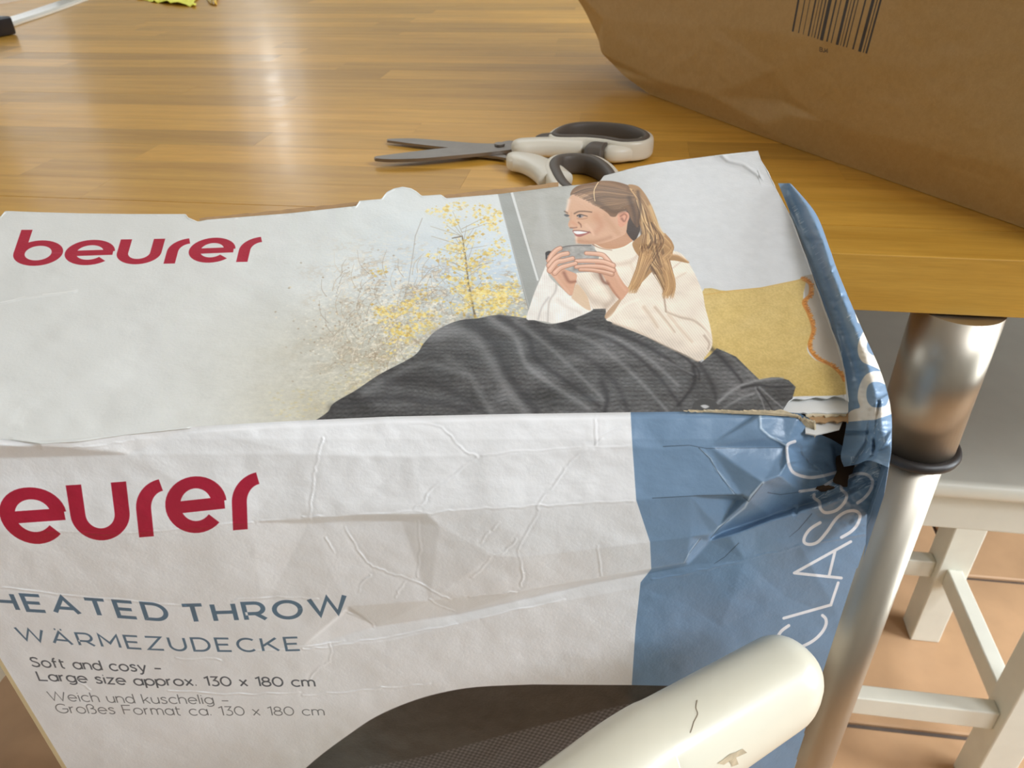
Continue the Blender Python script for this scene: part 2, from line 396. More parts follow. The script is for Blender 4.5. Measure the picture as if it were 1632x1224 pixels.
# ------------------------------------------------------------------ stroke lettering
def arc(cx, cy, rx, ry, a0, a1, n=18):
    return [(cx + rx * math.cos(math.radians(a0 + (a1 - a0) * k / n)), cy + ry * math.sin(math.radians(a0 + (a1 - a0) * k / n))) for k in range(n + 1)]
XH = 0.70
GL = {
 'H': (.85, [[(0, 0), (0, 1)], [(.85, 0), (.85, 1)], [(0, .5), (.85, .5)]]),
 'E': (.72, [[(.72, 0), (0, 0), (0, 1), (.72, 1)], [(0, .51), (.62, .51)]]),
 'A': (1.0, [[(0, 0), (.5, 1), (1.0, 0)], [(.17, .3), (.83, .3)]]),
 'Ä': (1.0, [[(0, 0), (.5, 1), (1.0, 0)], [(.17, .3), (.83, .3)], [(.3, 1.2), (.38, 1.2)], [(.62, 1.2), (.7, 1.2)]]),
 'T': (.8, [[(0, 1), (.8, 1)], [(.4, 1), (.4, 0)]]),
 'D': (.88, [[(0, 0), (0, 1), (.38, 1)] + arc(.38, .5, .5, .5, 90, -90) + [(0, 0)]]),
 'R': (.8, [[(0, 0), (0, 1), (.45, 1)] + arc(.45, .68, .32, .32, 90, -90, 12) + [(0, .36)], [(.42, .36), (.8, 0)]]),
 'O': (1.06, [arc(.53, .5, .53, .5, 0, 360, 32)]),
 'W': (1.45, [[(0, 1), (.36, 0), (.725, .98), (1.09, 0), (1.45, 1)]]),
 'M': (.98, [[(0, 0), (0, 1), (.49, .3), (.98, 1), (.98, 0)]]),
 'Z': (.82, [[(0, 1), (.82, 1), (0, 0), (.82, 0)]]),
 'U': (.84, [[(0, 1), (0, .4)] + arc(.42, .4, .42, .4, 180, 360) + [(.84, 1)]]),
 'C': (.9, [arc(.52, .5, .52, .5, 48, 312, 26)]),
 'K': (.85, [[(0, 0), (0, 1)], [(.8, 1), (.05, .4)], [(.3, .58), (.85, 0)]]),
 'S': (.72, [[(.68, .84), (.56, .96), (.36, 1.0), (.14, .94), (.06, .76), (.16, .6), (.38, .52), (.58, .43), (.68, .26), (.58, .07), (.34, 0), (.1, .06), (0, .17)]]),
 'L': (.68, [[(0, 1), (0, 0), (.68, 0)]]),
 'F': (.7, [[(0, 0), (0, 1), (.7, 1)], [(0, .5), (.62, .5)]]),
 'G': (.98, [arc(.52, .5, .52, .5, 48, 330, 24) + [(.98, .47), (.55, .47)]]),
 'o': (.74, [arc(.37, .35, .37, .35, 0, 360, 26)]),
 'c': (.64, [arc(.37, .35, .37, .35, 45, 315, 20)]),
 'a': (.7, [arc(.35, .35, .35, .35, 0, 360, 26), [(.7, .72), (.7, 0)]]),
 'd': (.7, [arc(.35, .35, .35, .35, 0, 360, 26), [(.7, 1.05), (.7, 0)]]),
 'b': (.7, [arc(.37, .35, .35, .35, 0, 360, 26), [(0, 1.05), (0, 0)]]),
 'p': (.7, [arc(.37, .35, .35, .35, 0, 360, 26), [(0, .7), (0, -.3)]]),
 'g': (.7, [arc(.35, .35, .35, .35, 0, 360, 26), [(.7, .7), (.7, 0)] + arc(.36, 0, .34, .27, 0, -140, 12)]),
 'n': (.6, [[(0, 0), (0, .72)], [(0, .42)] + arc(.3, .42, .3, .28, 180, 0, 14) + [(.6, 0)]]),
 'h': (.6, [[(0, 0), (0, 1.05)], [(0, .42)] + arc(.3, .42, .3, .28, 180, 0, 14) + [(.6, 0)]]),
 'm': (1.0, [[(0, 0), (0, .72)], [(0, .44)] + arc(.25, .44, .25, .26, 180, 0, 12) + [(.5, 0)], [(.5, .44)] + arc(.75, .44, .25, .26, 180, 0, 12) + [(1.0, 0)]]),
 'u': (.6, [[(0, .7), (0, .3)] + arc(.3, .3, .3, .3, 180, 360, 14) + [(.6, .7)], [(.6, .3), (.6, 0)]]),
 'r': (.36, [[(0, 0), (0, .72)], [(0, .4)] + arc(.34, .4, .34, .3, 180, 95, 8)]),
 's': (.5, [[(.48, .6), (.36, .69), (.2, .7), (.06, .62), (.06, .5), (.2, .4), (.36, .34), (.48, .22), (.42, .06), (.25, 0), (.08, .03), (0, .11)]]),
 't': (.42, [[(.12, .95), (.12, .2)] + arc(.3, .2, .18, .2, 180, 280, 8), [(0, .7), (.4, .7)]]),
 'f': (.42, [[(.14, 0), (.14, .8)] + arc(.32, .8, .18, .22, 180, 80, 8), [(0, .68), (.38, .68)]]),
 'i': (.06, [[(.03, 0), (.03, .7)], [(.0, .93), (.06, .93)]]),
 'l': (.06, [[(.03, 0), (.03, 1.05)]]),
 'y': (.64, [[(0, .7), (.33, 0)], [(.64, .7), (.26, -.2), (.12, -.3), (.0, -.26)]]),
 'z': (.54, [[(0, .68), (.54, .68), (0, 0), (.54, 0)]]),
 'e': (.7, [[(.03, .36), (.68, .36)] + arc(.36, .35, .35, .35, 0, 318, 24)]),
 'x': (.56, [[(0, 0), (.56, .7)], [(0, .7), (.56, 0)]]),
 'k': (.56, [[(0, 0), (0, 1.05)], [(.52, .7), (.04, .28)], [(.2, .42), (.56, 0)]]),
 'ß': (.7, [[(0, 0), (0, .72)] + arc(.3, .72, .3, .3, 180, 0, 12) + [(.45, .56), (.3, .55)], [(.3, .55), (.45, .55)] + arc(.42, .28, .27, .28, 80, -90, 12) + [(.22, 0)]]),
 '.': (.08, [[(0, .05), (.08, .05)]]), '–': (.55, [[(0, .36), (.55, .36)]]),
 '1': (.3, [[(0, .85), (.3, 1), (.3, 0)]]),
 '3': (.62, [[(.05, 1), (.58, 1), (.28, .6)] + arc(.3, .3, .32, .3, 90, -140, 16)]),
 '0': (.8, [arc(.4, .5, .4, .5, 0, 360, 26)]),
 '8': (.68, [arc(.34, .75, .27, .24, 0, 360, 20), arc(.34, .26, .34, .26, 0, 360, 22)]),
 'B': (.7, [[(0, 0), (0, 1), (.4, 1)] + arc(.4, .76, .24, .24, 90, -90, 10) + [(0, .52)], [(.4, .52)] + arc(.42, .26, .27, .26, 90, -90, 10) + [(0, 0)]]),
 'J': (.45, [[(.45, 1), (.45, .3)] + arc(.22, .3, .22, .3, 0, -150, 10)]),
 '4': (.7, [[(.5, 0), (.5, 1), (0, .3), (.7, .3)]]),
}
def ribbon(st, hw, hy=None):
    """stroke centre line -> outline polygon with square ends"""
    p = np.array(st, float); hy = hy or hw
    p = p[np.concatenate([[True], np.abs(np.diff(p, axis=0)).sum(1) > 1e-4])]
    closed = np.allclose(p[0], p[-1]) and len(p) > 8
    n = len(p); L, R = [], []
    for i in range(n):
        if closed: a, b = p[i - 1] if i else p[-2], p[i + 1] if i < n - 1 else p[1]
        else: a, b = p[max(i - 1, 0)], p[min(i + 1, n - 1)]
        d1 = p[i] - a; d2 = b - p[i]
        if np.hypot(*d1) < 1e-9: d1 = d2
        if np.hypot(*d2) < 1e-9: d2 = d1
        d1 = d1 / np.hypot(*d1); d2 = d2 / np.hypot(*d2)
        t = d1 + d2; t = t / max(np.hypot(*t), 1e-6); nr = np.array([-t[1], t[0]])
        k = 1 / max(abs(nr.dot([-d1[1], d1[0]])), .5)
        off = nr * k * np.array([hw, hy])
        L.append(p[i] + off); R.append(p[i] - off)
    return L + R[::-1]
def write(art, text, knots, col, hw, track=0.28, shear=None, x0=None, x1=None, space=.55, xh=1.0):
    """knots: [(x, baseline y, height)] in drawing coordinates"""
    K = np.array(knots, float); x0 = K[0, 0] if x0 is None else x0; x1 = K[-1, 0] if x1 is None else x1
    adv = 0; pos = []
    for ch in text:
        if ch == ' ': adv += space; continue
        pos.append((ch, adv)); adv += GL[ch][0] + track
    adv -= track; k = (x1 - x0) / adv
    for ch, a in pos:
        for st in GL[ch][1]:
            out = []
            for gx, gy in ribbon(st, hw):
                bx = x0 + (a + gx) * k
                yb = np.interp(bx, K[:, 0], K[:, 1]); h = np.interp(bx, K[:, 0], K[:, 2])
                sh = shear(bx) if shear else (855 - bx) / (2480 - yb) * .8
                out.append((bx - gy * h * sh, yb - gy * h))
            art.poly(out, col, soft=.8)
# bold rounded wordmark
HB, VB = .13, .105
def wm_e(w): return [arc(w / 2, .5, w / 2 - HB, .5 - VB, 4, 318, 34), [(HB, .47), (w - HB * .3, .50)]]
LOGO = [('b', 1.14, [[(HB, 1.42), (HB, .5)], arc(.57, .5, .57 - HB, .5 - VB, 0, 360, 40)], .05),
        ('e', 1.15, wm_e(1.15), .06),
        ('u', 1.03, [[(HB, 1.0), (HB, .5)] + arc(.515, .46, .515 - HB, .46 - VB, 180, 360, 24) + [(1.03 - HB, 1.0)]], .12),
        ('r', .45, [[(HB, 0), (HB, .48)] + arc(.52, .48, .52 - HB, .52 - VB, 180, 98, 14)], .06),
        ('e', 1.07, wm_e(1.07), .09),
        ('r', .45, [[(HB, 0), (HB, .48)] + arc(.52, .48, .52 - HB, .52 - VB, 180, 98, 14)], 0)]
def wordmark(art, fmap, col):
    a = 0
    for n, w, sts, gap in LOGO:
        for st in sts:
            art.poly([fmap(a + gx, gy) for gx, gy in ribbon(st, HB, VB)], col, soft=.8)
        a += w + gap
RED = (158, 22, 50)
# ------------------------------------------------------------------ the battered carton: planes
BOX_TOP = 0.930; BOX_H = 0.345
FL = onz(-213, 700, BOX_TOP); FR = onz(1420, 690, BOX_TOP)
FRONT = Plane(FL, FR - FL, (0, 0, -1)); FRONT.n = -FRONT.n            # d > 0 is towards the camera side
_b = np.cross((0, 0, 1), FRONT.u)
TILT = math.radians(10.5)
TOP = Plane(FL, FR - FL, _b * math.cos(TILT) + np.array([0, 0, 1]) * math.sin(TILT))
BW = float(np.linalg.norm(FR - FL)); BD = 0.135

# ---- top panel artwork
aa, bb = TOP.uv(np.array([-260, 1430, -260, 1430]), np.array([720, 720, 240, 240]))
top_art = Art(TOP, -0.20, BW + 0.06, -0.012, 0.20, 0.00017)
T = top_art
X, Y = T.X, T.Y
base = np.array([206, 207, 203]) / 255.
C = np.ones((T.H, T.W, 3)) * base
an, bn = T.A * 1000, T.B * 1000
# faded autumn garden behind the window
fade = np.clip((X - 330) / 260, 0, 1) ** 1.2
sky = np.array([206, 210, 208]) / 255.; blue = np.array([190, 205, 218]) / 255.
g = sky + (blue - sky) * (np.clip((X - 560) / 200, 0, 1) * np.clip((Y - 330) / 110, 0, 1))[..., None]
n1 = fbm(an / 7, bn / 5, 5); n2 = fbm(an / 1.6 + 40, bn / 1.3, 3); n3 = fbm(an / .8, bn / .7 + 50, 2)
low = np.clip((Y - (470 - (X - 400) * .14)) / 90, 0, 1)
mist = np.array([172, 164, 140]) / 255.
g = g + (mist - g) * (low * (.55 + .6 * (n1 - .5)))[..., None]
shr = np.clip((n1 - .46) * 5, 0, 1) * np.clip((n2 - .42) * 5, 0, 1) * np.clip((Y - 370) / 90, 0, 1) * np.clip((X - 430) / 160, 0, 1)
g = g + (np.array([142, 122, 98]) / 255. - g) * (shr * .85)[..., None]
lf = np.clip((n2 - .55) * 7, 0, 1) * np.clip((Y - 350) / 100, 0, 1) * np.clip((X - 450) / 130, 0, 1)
g = g + (np.array([228, 222, 206]) / 255. - g) * (lf * .7)[..., None]
gr = np.clip((Y - (600 - (X - 400) * .05)) / 50, 0, 1)
g = g + (np.array([190, 180, 138]) / 255. - g) * (gr * (.35 + .6 * (n2 - .5)))[..., None]
C = C * (1 - fade[..., None]) + g * fade[..., None]
f2 = np.clip((X - 250) / 250, 0, 1) * np.clip((Y - 440) / 160, 0, 1)
C = C * (1 - .28 * f2[..., None]) + .28 * f2[..., None] * (np.array([176, 168, 145]) / 255. + (n2 - .5)[..., None] * .25)
C += ((n3 - .5) * .10 * np.clip((X - 420) / 150, 0, 1) * np.clip((Y - 400) / 80, 0, 1))[..., None]
T.C = C
rg = random.Random(5)
Z2 = lambda p: fr(340, 300, .3186, p)
# bare twigs
for k in range(900):
    x = rg.gauss(620, 70); y = rg.gauss(530, 45)
    if x > 780 or x < 420: continue
    T.poly([(x - 2, y), (x, y - 1.6), (x + 2, y + rg.uniform(-1, 1)), (x, y + 1.6)], rg.choice([(236, 232, 220), (150, 128, 100), (212, 196, 158), (150, 134, 110), (226, 218, 200)]), rg.uniform(.25, .65), 1.2)
for k in range(190):
    x = rg.uniform(520, 760); y = rg.uniform(430, 600); a = rg.uniform(-2.4, -.7); L = rg.uniform(12, 45)
    c = rg.choice([(150, 136, 118), (168, 152, 128), (196, 188, 172), (222, 216, 202)])
    T.line(catmull([(x, y), (x + L * .5 * math.cos(a), y + L * .5 * math.sin(a)), (x + L * math.cos(a + .3), y + L * math.sin(a + .3))], 4), c, 1.3, .6, .55)
T.line(Z2([(1045, 150), (1010, 240), (1000, 320), (975, 480)]), (165, 160, 152), 1.6, 1.2, .7)
T.line(Z2([(1195, 250), (1245, 240), (1262, 350), (1275, 470), (1310, 645)]), (112, 100, 78), 1.6, 3.4, .9)
T.line(Z2([(855, 580), (880, 660), (905, 720)]), (212, 204, 190), 3, 2, .8)
for k in range(42):
    a = rg.uniform(-2.9, -.2); t = rg.random(); x = 735 + 17 * t; y = 360 + 130 * t; L = rg.uniform(18, 60)
    T.line([(x, y), (x + L * math.cos(a), y + L * math.sin(a) * .6)], (150, 134, 100), 1.1, .6, .6)
# yellow leaves
clumps = []
for k in range(150):
    r = rg.random()
    if r < .45: clumps.append((rg.gauss(752, 36), rg.uniform(325, 480)))
    elif r < .72: clumps.append((rg.gauss(790, 30), rg.gauss(478, 18)))
    else: clumps.append((rg.gauss(660, 45), rg.gauss(510, 28)))
for k in range(2300):
    x, y = rg.choice(clumps); x += rg.gauss(0, 8); y += rg.gauss(0, 4.5)
    if x > 792 + (y - 309) * .24 or y < 318 or x < 560: continue
    c = rg.choice([(214, 190, 104), (224, 204, 132), (204, 176, 92), (230, 214, 160), (190, 158, 84), (226, 206, 120)])
    s_ = rg.uniform(1.0, 3.8)
    T.poly([(x - s_, y), (x, y - s_ * .7), (x + s_, y + rg.uniform(-1, 1)), (x, y + s_ * .7)], c, rg.uniform(.35, .95), 1.0)
# warm ground edge next to the blanket
for k in range(160):
    x = rg.uniform(430, 660); y = 660 - (x - 500) * .55 + rg.uniform(-40, 0)
    if x < 520: y = rg.uniform(620, 664)
    T.poly([(x - 3, y), (x, y - 1.5), (x + 3, y), (x, y + 1.5)], rg.choice([(206, 190, 132), (186, 170, 118), (216, 206, 170)]), .4, 2)
# window frame, wall
T.poly([(812, 300), (905, 270), (1460, 220), (1460, 700), (830, 700), (857, 450)], (168, 168, 162), 1, 1.2,
       tex=lambda X, Y, w: (np.array([164, 163, 156]) + (np.array([197, 198, 198]) - np.array([164, 163, 156])) * (np.clip((X - 900) / 170, 0, 1) ** .8)[..., None]
                            + ((fbm(T.A[w] * 300, T.B[w] * 300, 4) - .5) * 10)[..., None]))
T.poly([(791, 300), (815, 298), (868, 470), (846, 510)], (150, 151, 147))
T.poly([(846, 400), (860, 330), (900, 380), (870, 500), (846, 500), (857, 445)], (172, 171, 166), .5, 5)
T.line([(813, 298), (857, 446)], (206, 207, 204), 4.2, 3.4)
T.line([(791, 300), (846, 500)], (176, 176, 172), 1.2, 1.2, .8)
T.line([(862, 312), (880, 420)], (184, 184, 180), 16, 10, .3, glow=True)
# cushion with fringe
def cush(X, Y, w):
    n = fbm(T.A[w] * 250, T.B[w] * 250, 4) - .5; v = fbm(T.A[w] * 1800, T.B[w] * 1500, 2) - .5
    c = np.array([196, 170, 106]) + np.array([60, 62, 60]) * (n * .3 + v * .35)[..., None]
    return c - (np.clip((Y - 560) / 90, 0, 1) * 16)[..., None]
T.poly([(1280, 440), (1300, 436), (1352, 600), (1345, 632), (1290, 560)], (176, 166, 152), 1, 2)
T.poly(catmull([(1116, 470), (1160, 464), (1212, 459), (1262, 449), (1284, 444), (1280, 475), (1290, 505), (1294, 535), (1286, 556), (1300, 574), (1330, 585), (1352, 604), (1350, 628), (1262, 632), (1200, 640), (1130, 600)], 4, True), (205, 175, 100), 1, 1.5, tex=cush)
fr_pts = catmull([(1279, 444), (1291, 452), (1291, 470), (1281, 482), (1289, 500), (1296, 525), (1290, 552), (1302, 570), (1325, 582), (1340, 596), (1345, 606)], 8)
T.line(fr_pts, (190, 122, 48), 6.0, 5.0, .95, 2)
for k in range(260):
    i = rg.randrange(len(fr_pts) - 1); x, y = fr_pts[i]; a = rg.uniform(-.9, .9)
    T.line([(x, y), (x + 5.5 * math.cos(a), y + 5 * math.sin(a))], rg.choice([(200, 130, 52), (168, 98, 34), (216, 152, 76)]), 1.3, .7, .8)
T.line([(1122, 470), (1160, 464), (1212, 459), (1280, 445)], (196, 158, 84), 1.8, 1.8, .8)

# ---- the woman in the photograph
Wf = lambda p: fr(840, 280, .19608, p)
Wb = lambda p: fr(840, 380, .19608, p)
Z8 = lambda p: fr(480, 280, .41667, p)
Z9 = lambda p: fr(1080, 280, .31034, p)
# blanket
def blanket(X, Y, w):
    a = T.A[w] * 1000; b = T.B[w] * 1000
    wob = fbm(a / 9, b / 9, 3) * 6
    wf = (np.abs(np.sin((b + wob * .7) * math.pi / 2.3)) - .6) * (1 + .7 * np.sin((a + wob) * 2 * math.pi / 2.5)) * 1.1
    n = fbm(a / 14, b / 10, 4) - .5
    base = 76 + 70 * n + 17 * wf + 20 * (fbm(a / .7, b / .7, 2) - .5)
    return np.stack([base * .99, base * .985, base * .99], -1)
bl = catmull(Z8([(40, 945), (100, 905), (125, 870), (210, 820), (300, 760), (430, 690), (470, 640), (520, 590), (600, 555), (680, 545), (750, 533), (860, 545), (960, 568), (1040, 540), (1110, 505), (1180, 503), (1250, 560), (1400, 640), (1530, 715)]), 6)
T.poly(list(bl) + Z8([(1560, 690), (1590, 660), (1632, 678)]) + Z9([(300, 930), (360, 990), (420, 1048), (480, 1036), (520, 1036), (570, 1050), (606, 1085), (590, 1140), (560, 1215), (560, 1300), (-1900, 1300)]), (84, 84, 86), 1, 1.2, tex=blanket)
def folds(conv, lst):
    for pts, d, wd, al in lst:
        T.line(catmull(conv(pts), 6), (150, 150, 150) if d > 0 else (34, 33, 36), wd, wd * .6, al, glow=True)
folds(Z8, [
 ([(500, 600), (640, 600), (720, 700), (800, 830), (880, 930)], 1, 26, .42), ([(640, 560), (740, 640), (790, 760), (900, 900)], -1, 22, .45),
 ([(720, 545), (820, 620), (860, 720), (960, 800), (1100, 890)], 1, 14, .45), ([(760, 540), (860, 600), (900, 700), (1020, 790), (1140, 880)], -1, 12, .6),
 ([(820, 560), (930, 640), (1060, 760), (1160, 860)], 1, 10, .35), ([(880, 560), (980, 640), (1100, 700), (1200, 790), (1250, 900)], -1, 14, .4),
 ([(960, 590), (1080, 620), (1180, 680), (1300, 790), (1400, 900)], 1, 10, .4), ([(1000, 570), (1120, 600), (1240, 660), (1360, 760), (1450, 880)], -1, 10, .5),
 ([(1060, 580), (1200, 620), (1330, 700), (1440, 800)], 1, 9, .4), ([(1180, 590), (1320, 650), (1440, 730), (1510, 770)], -1, 9, .6),
 ([(240, 830), (400, 740), (500, 720), (620, 760)], 1, 16, .3), ([(120, 890), (300, 850), (480, 860), (640, 900)], -1, 16, .4),
 ([(330, 790), (470, 780), (600, 840), (720, 920)], -1, 18, .35), ([(560, 700), (640, 760), (700, 860), (740, 930)], 1, 16, .3),
 ([(1150, 790), (1170, 850), (1160, 910)], -1, 12, .6), ([(1500, 730), (1500, 800), (1440, 880)], -1, 8, .7), ([(1380, 700), (1500, 760)], 1, 6, .4)])
folds(Z9, [([(170, 885), (230, 940), (300, 1020), (330, 1060)], -1, 8, .6), ([(110, 960), (180, 1080), (200, 1180)], -1, 10, .5), ([(200, 1170), (300, 1090), (420, 1050), (540, 1040)], 1, 6, .6),
            ([(330, 1090), (400, 1075), (500, 1085), (590, 1080)], -1, 5, .7), ([(400, 1090), (430, 1150), (450, 1210)], 1, 4, .5), ([(420, 1085), (490, 1150), (550, 1200)], 1, 4, .5),
            ([(410, 1095), (460, 1160), (490, 1210)], -1, 3.5, .7), ([(230, 900), (330, 980), (400, 1050)], 1, 6, .3), ([(240, 1190), (330, 1140), (390, 1120)], 1, 5, .4), ([(0, 905), (100, 990), (110, 1050)], -1, 5, .6)])
T.poly(catmull(Z9([(70, 1205), (85, 1165), (130, 1145), (185, 1155), (212, 1190), (212, 1215), (70, 1215)]), 4, True), (62, 62, 62), 1, 1.5)
T.poly(catmull(Z9([(118, 1182), (140, 1176), (162, 1186), (140, 1196)]), 4, True), (205, 205, 205), .8, 2)
# sweater body
CR = (222, 208, 190)
def knit(X, Y, w):
    a = T.A[w] * 1000; b = T.B[w] * 1000
    r = np.sin((a * .92 + b * .3) * 2 * math.pi / 1.0) * 8
    sh = (fbm(a / 8, b / 8, 3) - .5) * 30
    return np.stack([224 + r + sh, 211 + r + sh, 195 + r + sh * .9], -1)
T.poly(catmull(Wf([(545, 552), (600, 580), (700, 600), (800, 575), (858, 540), (870, 600), (960, 620), (1080, 620), (1190, 612), (1262, 640), (1320, 720), (1360, 790), (1400, 880), (1430, 960), (1446, 1060), (1470, 1150), (1490, 1230), (1506, 1330), (1500, 1390), (1470, 1440), (1400, 1500)]), 3).tolist()
       + Wf([(1240, 1430), (1100, 1360), (900, 1280), (700, 1200), (640, 1160), (640, 1080), (520, 1085), (400, 1000), (390, 900), (400, 790), (560, 780), (600, 700), (560, 640)]), CR, 1, 1.2, tex=knit)
def gl(conv, lst):
    for pts, c, wd, al in lst: T.line(catmull(conv(pts), 6), c, wd, wd * .7, al, glow=True)
gl(Wf, [([(600, 690), (720, 720), (840, 700), (900, 640)], (196, 176, 156), 8, .5), ([(560, 800), (660, 900), (700, 1000), (640, 1060)], (170, 148, 130), 14, .6),
        ([(420, 900), (520, 1000), (640, 1050)], (178, 158, 140), 18, .5), ([(850, 900), (870, 800), (840, 720)], (206, 190, 170), 8, .5),
        ([(1100, 900), (1115, 1000), (1130, 1110)], (150, 128, 108), 3.5, .8), ([(1130, 1110), (1240, 1150), (1360, 1180), (1450, 1260), (1490, 1330)], (176, 156, 134), 5, .7),
        ([(1160, 770), (1250, 700)], (186, 168, 150), 3, .5), ([(1180, 850), (1290, 790)], (200, 182, 160), 4, .5)])
# left sleeve (viewer's left), two layers
T.poly(catmull(Wb([(158, 215), (120, 300), (60, 440), (20, 560), (-5, 655), (60, 665), (170, 680), (210, 690), (330, 670), (520, 592), (525, 560), (490, 470), (440, 400), (398, 372), (362, 470), (300, 420), (230, 360), (175, 300)]), 3, True), (226, 221, 214), 1, 1.2,
       tex=lambda X, Y, w: np.stack([224 + 5 * np.sin(T.A[w] * 6800), 218 + 5 * np.sin(T.A[w] * 6800), 210 + 5 * np.sin(T.A[w] * 6800)], -1) + ((fbm(T.A[w] * 200, T.B[w] * 200, 3) - .5) * 26)[..., None])
T.poly(catmull(Wb([(398, 372), (440, 400), (490, 470), (515, 555), (512, 585), (470, 570), (380, 500), (362, 470)]), 3, True), (206, 178, 148), .95, 1.5)
gl(Wb, [([(240, 350), (230, 430), (180, 520), (168, 680)], (180, 172, 164), 4, .7), ([(175, 480), (120, 560), (90, 660)], (178, 172, 168), 4, .6), ([(300, 450), (400, 540), (500, 590)], (236, 228, 216), 4, .6), ([(250, 500), (330, 560), (430, 600)], (196, 186, 174), 8, .4)])
# right forearm sleeve with open cuff
T.poly(catmull(Wb([(825, 420), (790, 470), (740, 545), (700, 610), (660, 655), (632, 645), (640, 610), (700, 540), (760, 480)]), 3, True), (178, 146, 116), 1, 1.2)
T.poly(catmull(Wb([(830, 415), (905, 470), (1000, 540), (1100, 590), (1240, 650), (1380, 700), (1470, 770), (1505, 850), (1480, 920), (1400, 998), (1300, 950), (1100, 860), (900, 760), (720, 690), (640, 662), (690, 625), (760, 520)]), 3, True), CR, 1, 1.2,
       tex=lambda X, Y, w: knit(X, Y, w) + (np.clip((Y - 505) / 70, 0, 1) * -12)[..., None])
gl(Wb, [([(950, 560), (1010, 640), (1060, 720)], (190, 168, 144), 7, .6), ([(1040, 560), (1140, 680), (1200, 760)], (180, 158, 134), 5, .6), ([(1150, 620), (1250, 740), (1340, 840)], (196, 174, 150), 6, .5),
        ([(1440, 790), (1480, 850), (1470, 900)], (160, 138, 120), 4, .6), ([(660, 655), (800, 540), (900, 500)], (236, 224, 208), 6, .6), ([(700, 690), (900, 760), (1100, 860), (1390, 1000)], (186, 166, 144), 4, .6)])
# neck
T.poly(catmull(Wf([(560, 540), (640, 500), (700, 470), (800, 440), (830, 480), (860, 535), (800, 575), (700, 598), (620, 592), (560, 570)]), 4, True), (188, 142, 110), 1, 1)
T.poly(catmull(Wf([(545, 552), (620, 592), (700, 600), (790, 578), (858, 536), (870, 600), (880, 650), (800, 680), (700, 690), (610, 660), (575, 610)]), 4, True), (228, 216, 200), 1, 1)
T.line(catmull(Wf([(545, 556), (620, 592), (700, 600), (790, 578), (858, 536)]), 5), (244, 232, 214), 1.6, 1.6, .8)
T.line(catmull(Wf([(535, 560), (600, 590), (690, 606)]), 5), (140, 96, 72), 2, 1, .7)
# hair behind
HD, HM, HLt = (70, 50, 36), (118, 86, 58), (198, 160, 112)
T.poly(catmull(Wf([(800, 300), (860, 260), (900, 330), (920, 420), (900, 490), (870, 530), (820, 480), (800, 420)]), 4, True), (58, 42, 34), 1, 1)
# face
face = [(350, 170), (335, 220), (318, 270), (312, 300), (330, 330), (350, 350), (338, 380), (334, 404), (345, 420), (372, 428), (372, 450), (384, 466), (388, 486), (400, 500), (396, 525), (410, 545), (450, 556), (520, 556), (600, 552), (680, 530), (750, 500), (800, 470), (815, 400), (820, 330), (790, 300), (700, 200), (560, 130), (430, 120)]
T.poly(catmull(Wf(face), 4, True), (204, 162, 132), 1, 1.2)
gl(Wf, [([(340, 200), (324, 280)], (222, 200, 182), 6, .8), ([(400, 500), (404, 545)], (226, 200, 180), 5, .8), ([(560, 330), (600, 400), (560, 460)], (190, 134, 104), 16, .55),
        ([(420, 530), (540, 540), (680, 500)], (170, 120, 90), 10, .5), ([(450, 170), (560, 220), (640, 260)], (212, 174, 144), 14, .5), ([(640, 330), (700, 420), (740, 470)], (186, 138, 106), 12, .5),
        ([(480, 400), (520, 440), (540, 480)], (222, 182, 154), 6, .5), ([(360, 300), (352, 360), (345, 400)], (190, 142, 112), 4, .5), ([(372, 380), (400, 400)], (200, 140, 110), 7, .6)])
# brow, eyes, nose, mouth
gl(Wf, [([(385, 308), (420, 292), (470, 290), (525, 296)], (112, 82, 62), 2.6, .95), ([(305, 290), (330, 304)], (96, 80, 68), 2.2, .9)])
T.line(catmull(Wf([(408, 326), (430, 316), (462, 322), (490, 330)]), 5), (70, 54, 48), 2.2, 1.0, .95, 1)
T.poly(catmull(Wf([(412, 328), (432, 320), (462, 328), (440, 342), (418, 342)]), 4, True), (150, 140, 140), .9, 1)
T.poly(catmull(Wf([(420, 322), (436, 320), (438, 336), (424, 338)]), 4, True), (52, 48, 50), .95, 1)
T.poly(catmull(Wf([(300, 318), (325, 312), (345, 326), (322, 334)]), 4, True), (78, 80, 82), .9, 1.2)
gl(Wf, [([(408, 348), (450, 352), (490, 344)], (168, 120, 96), 2.5, .6), ([(418, 380), (436, 398), (440, 418)], (120, 74, 54), 2.4, .85), ([(352, 424), (380, 424), (405, 420)], (132, 82, 62), 2.4, .85)])
T.poly(catmull(Wf([(372, 448), (420, 446), (470, 450), (510, 462), (470, 482), (430, 496), (398, 490), (382, 470)]), 4, True), (158, 88, 80), 1, 1)
T.poly(catmull(Wf([(378, 452), (420, 450), (466, 456), (490, 462), (450, 472), (410, 476), (388, 468)]), 4, True), (240, 232, 224), 1, 1)
T.line(catmull(Wf([(372, 447), (420, 446), (470, 452), (514, 462)]), 5), (120, 62, 56), 1.2, 1.4, .9)
T.line(Wf([(505, 452), (520, 468)]), (150, 96, 76), 1.6, 1, .6)
# ear
T.poly(catmull(Wf([(735, 330), (750, 300), (790, 288), (822, 302), (832, 335), (820, 370), (795, 400), (765, 418), (742, 400), (738, 360)]), 4, True), (208, 150, 122), 1, 1)
gl(Wf, [([(760, 330), (790, 312), (810, 330), (795, 370)], (150, 92, 70), 3, .8), ([(770, 350), (785, 370)], (126, 74, 56), 4, .7)])
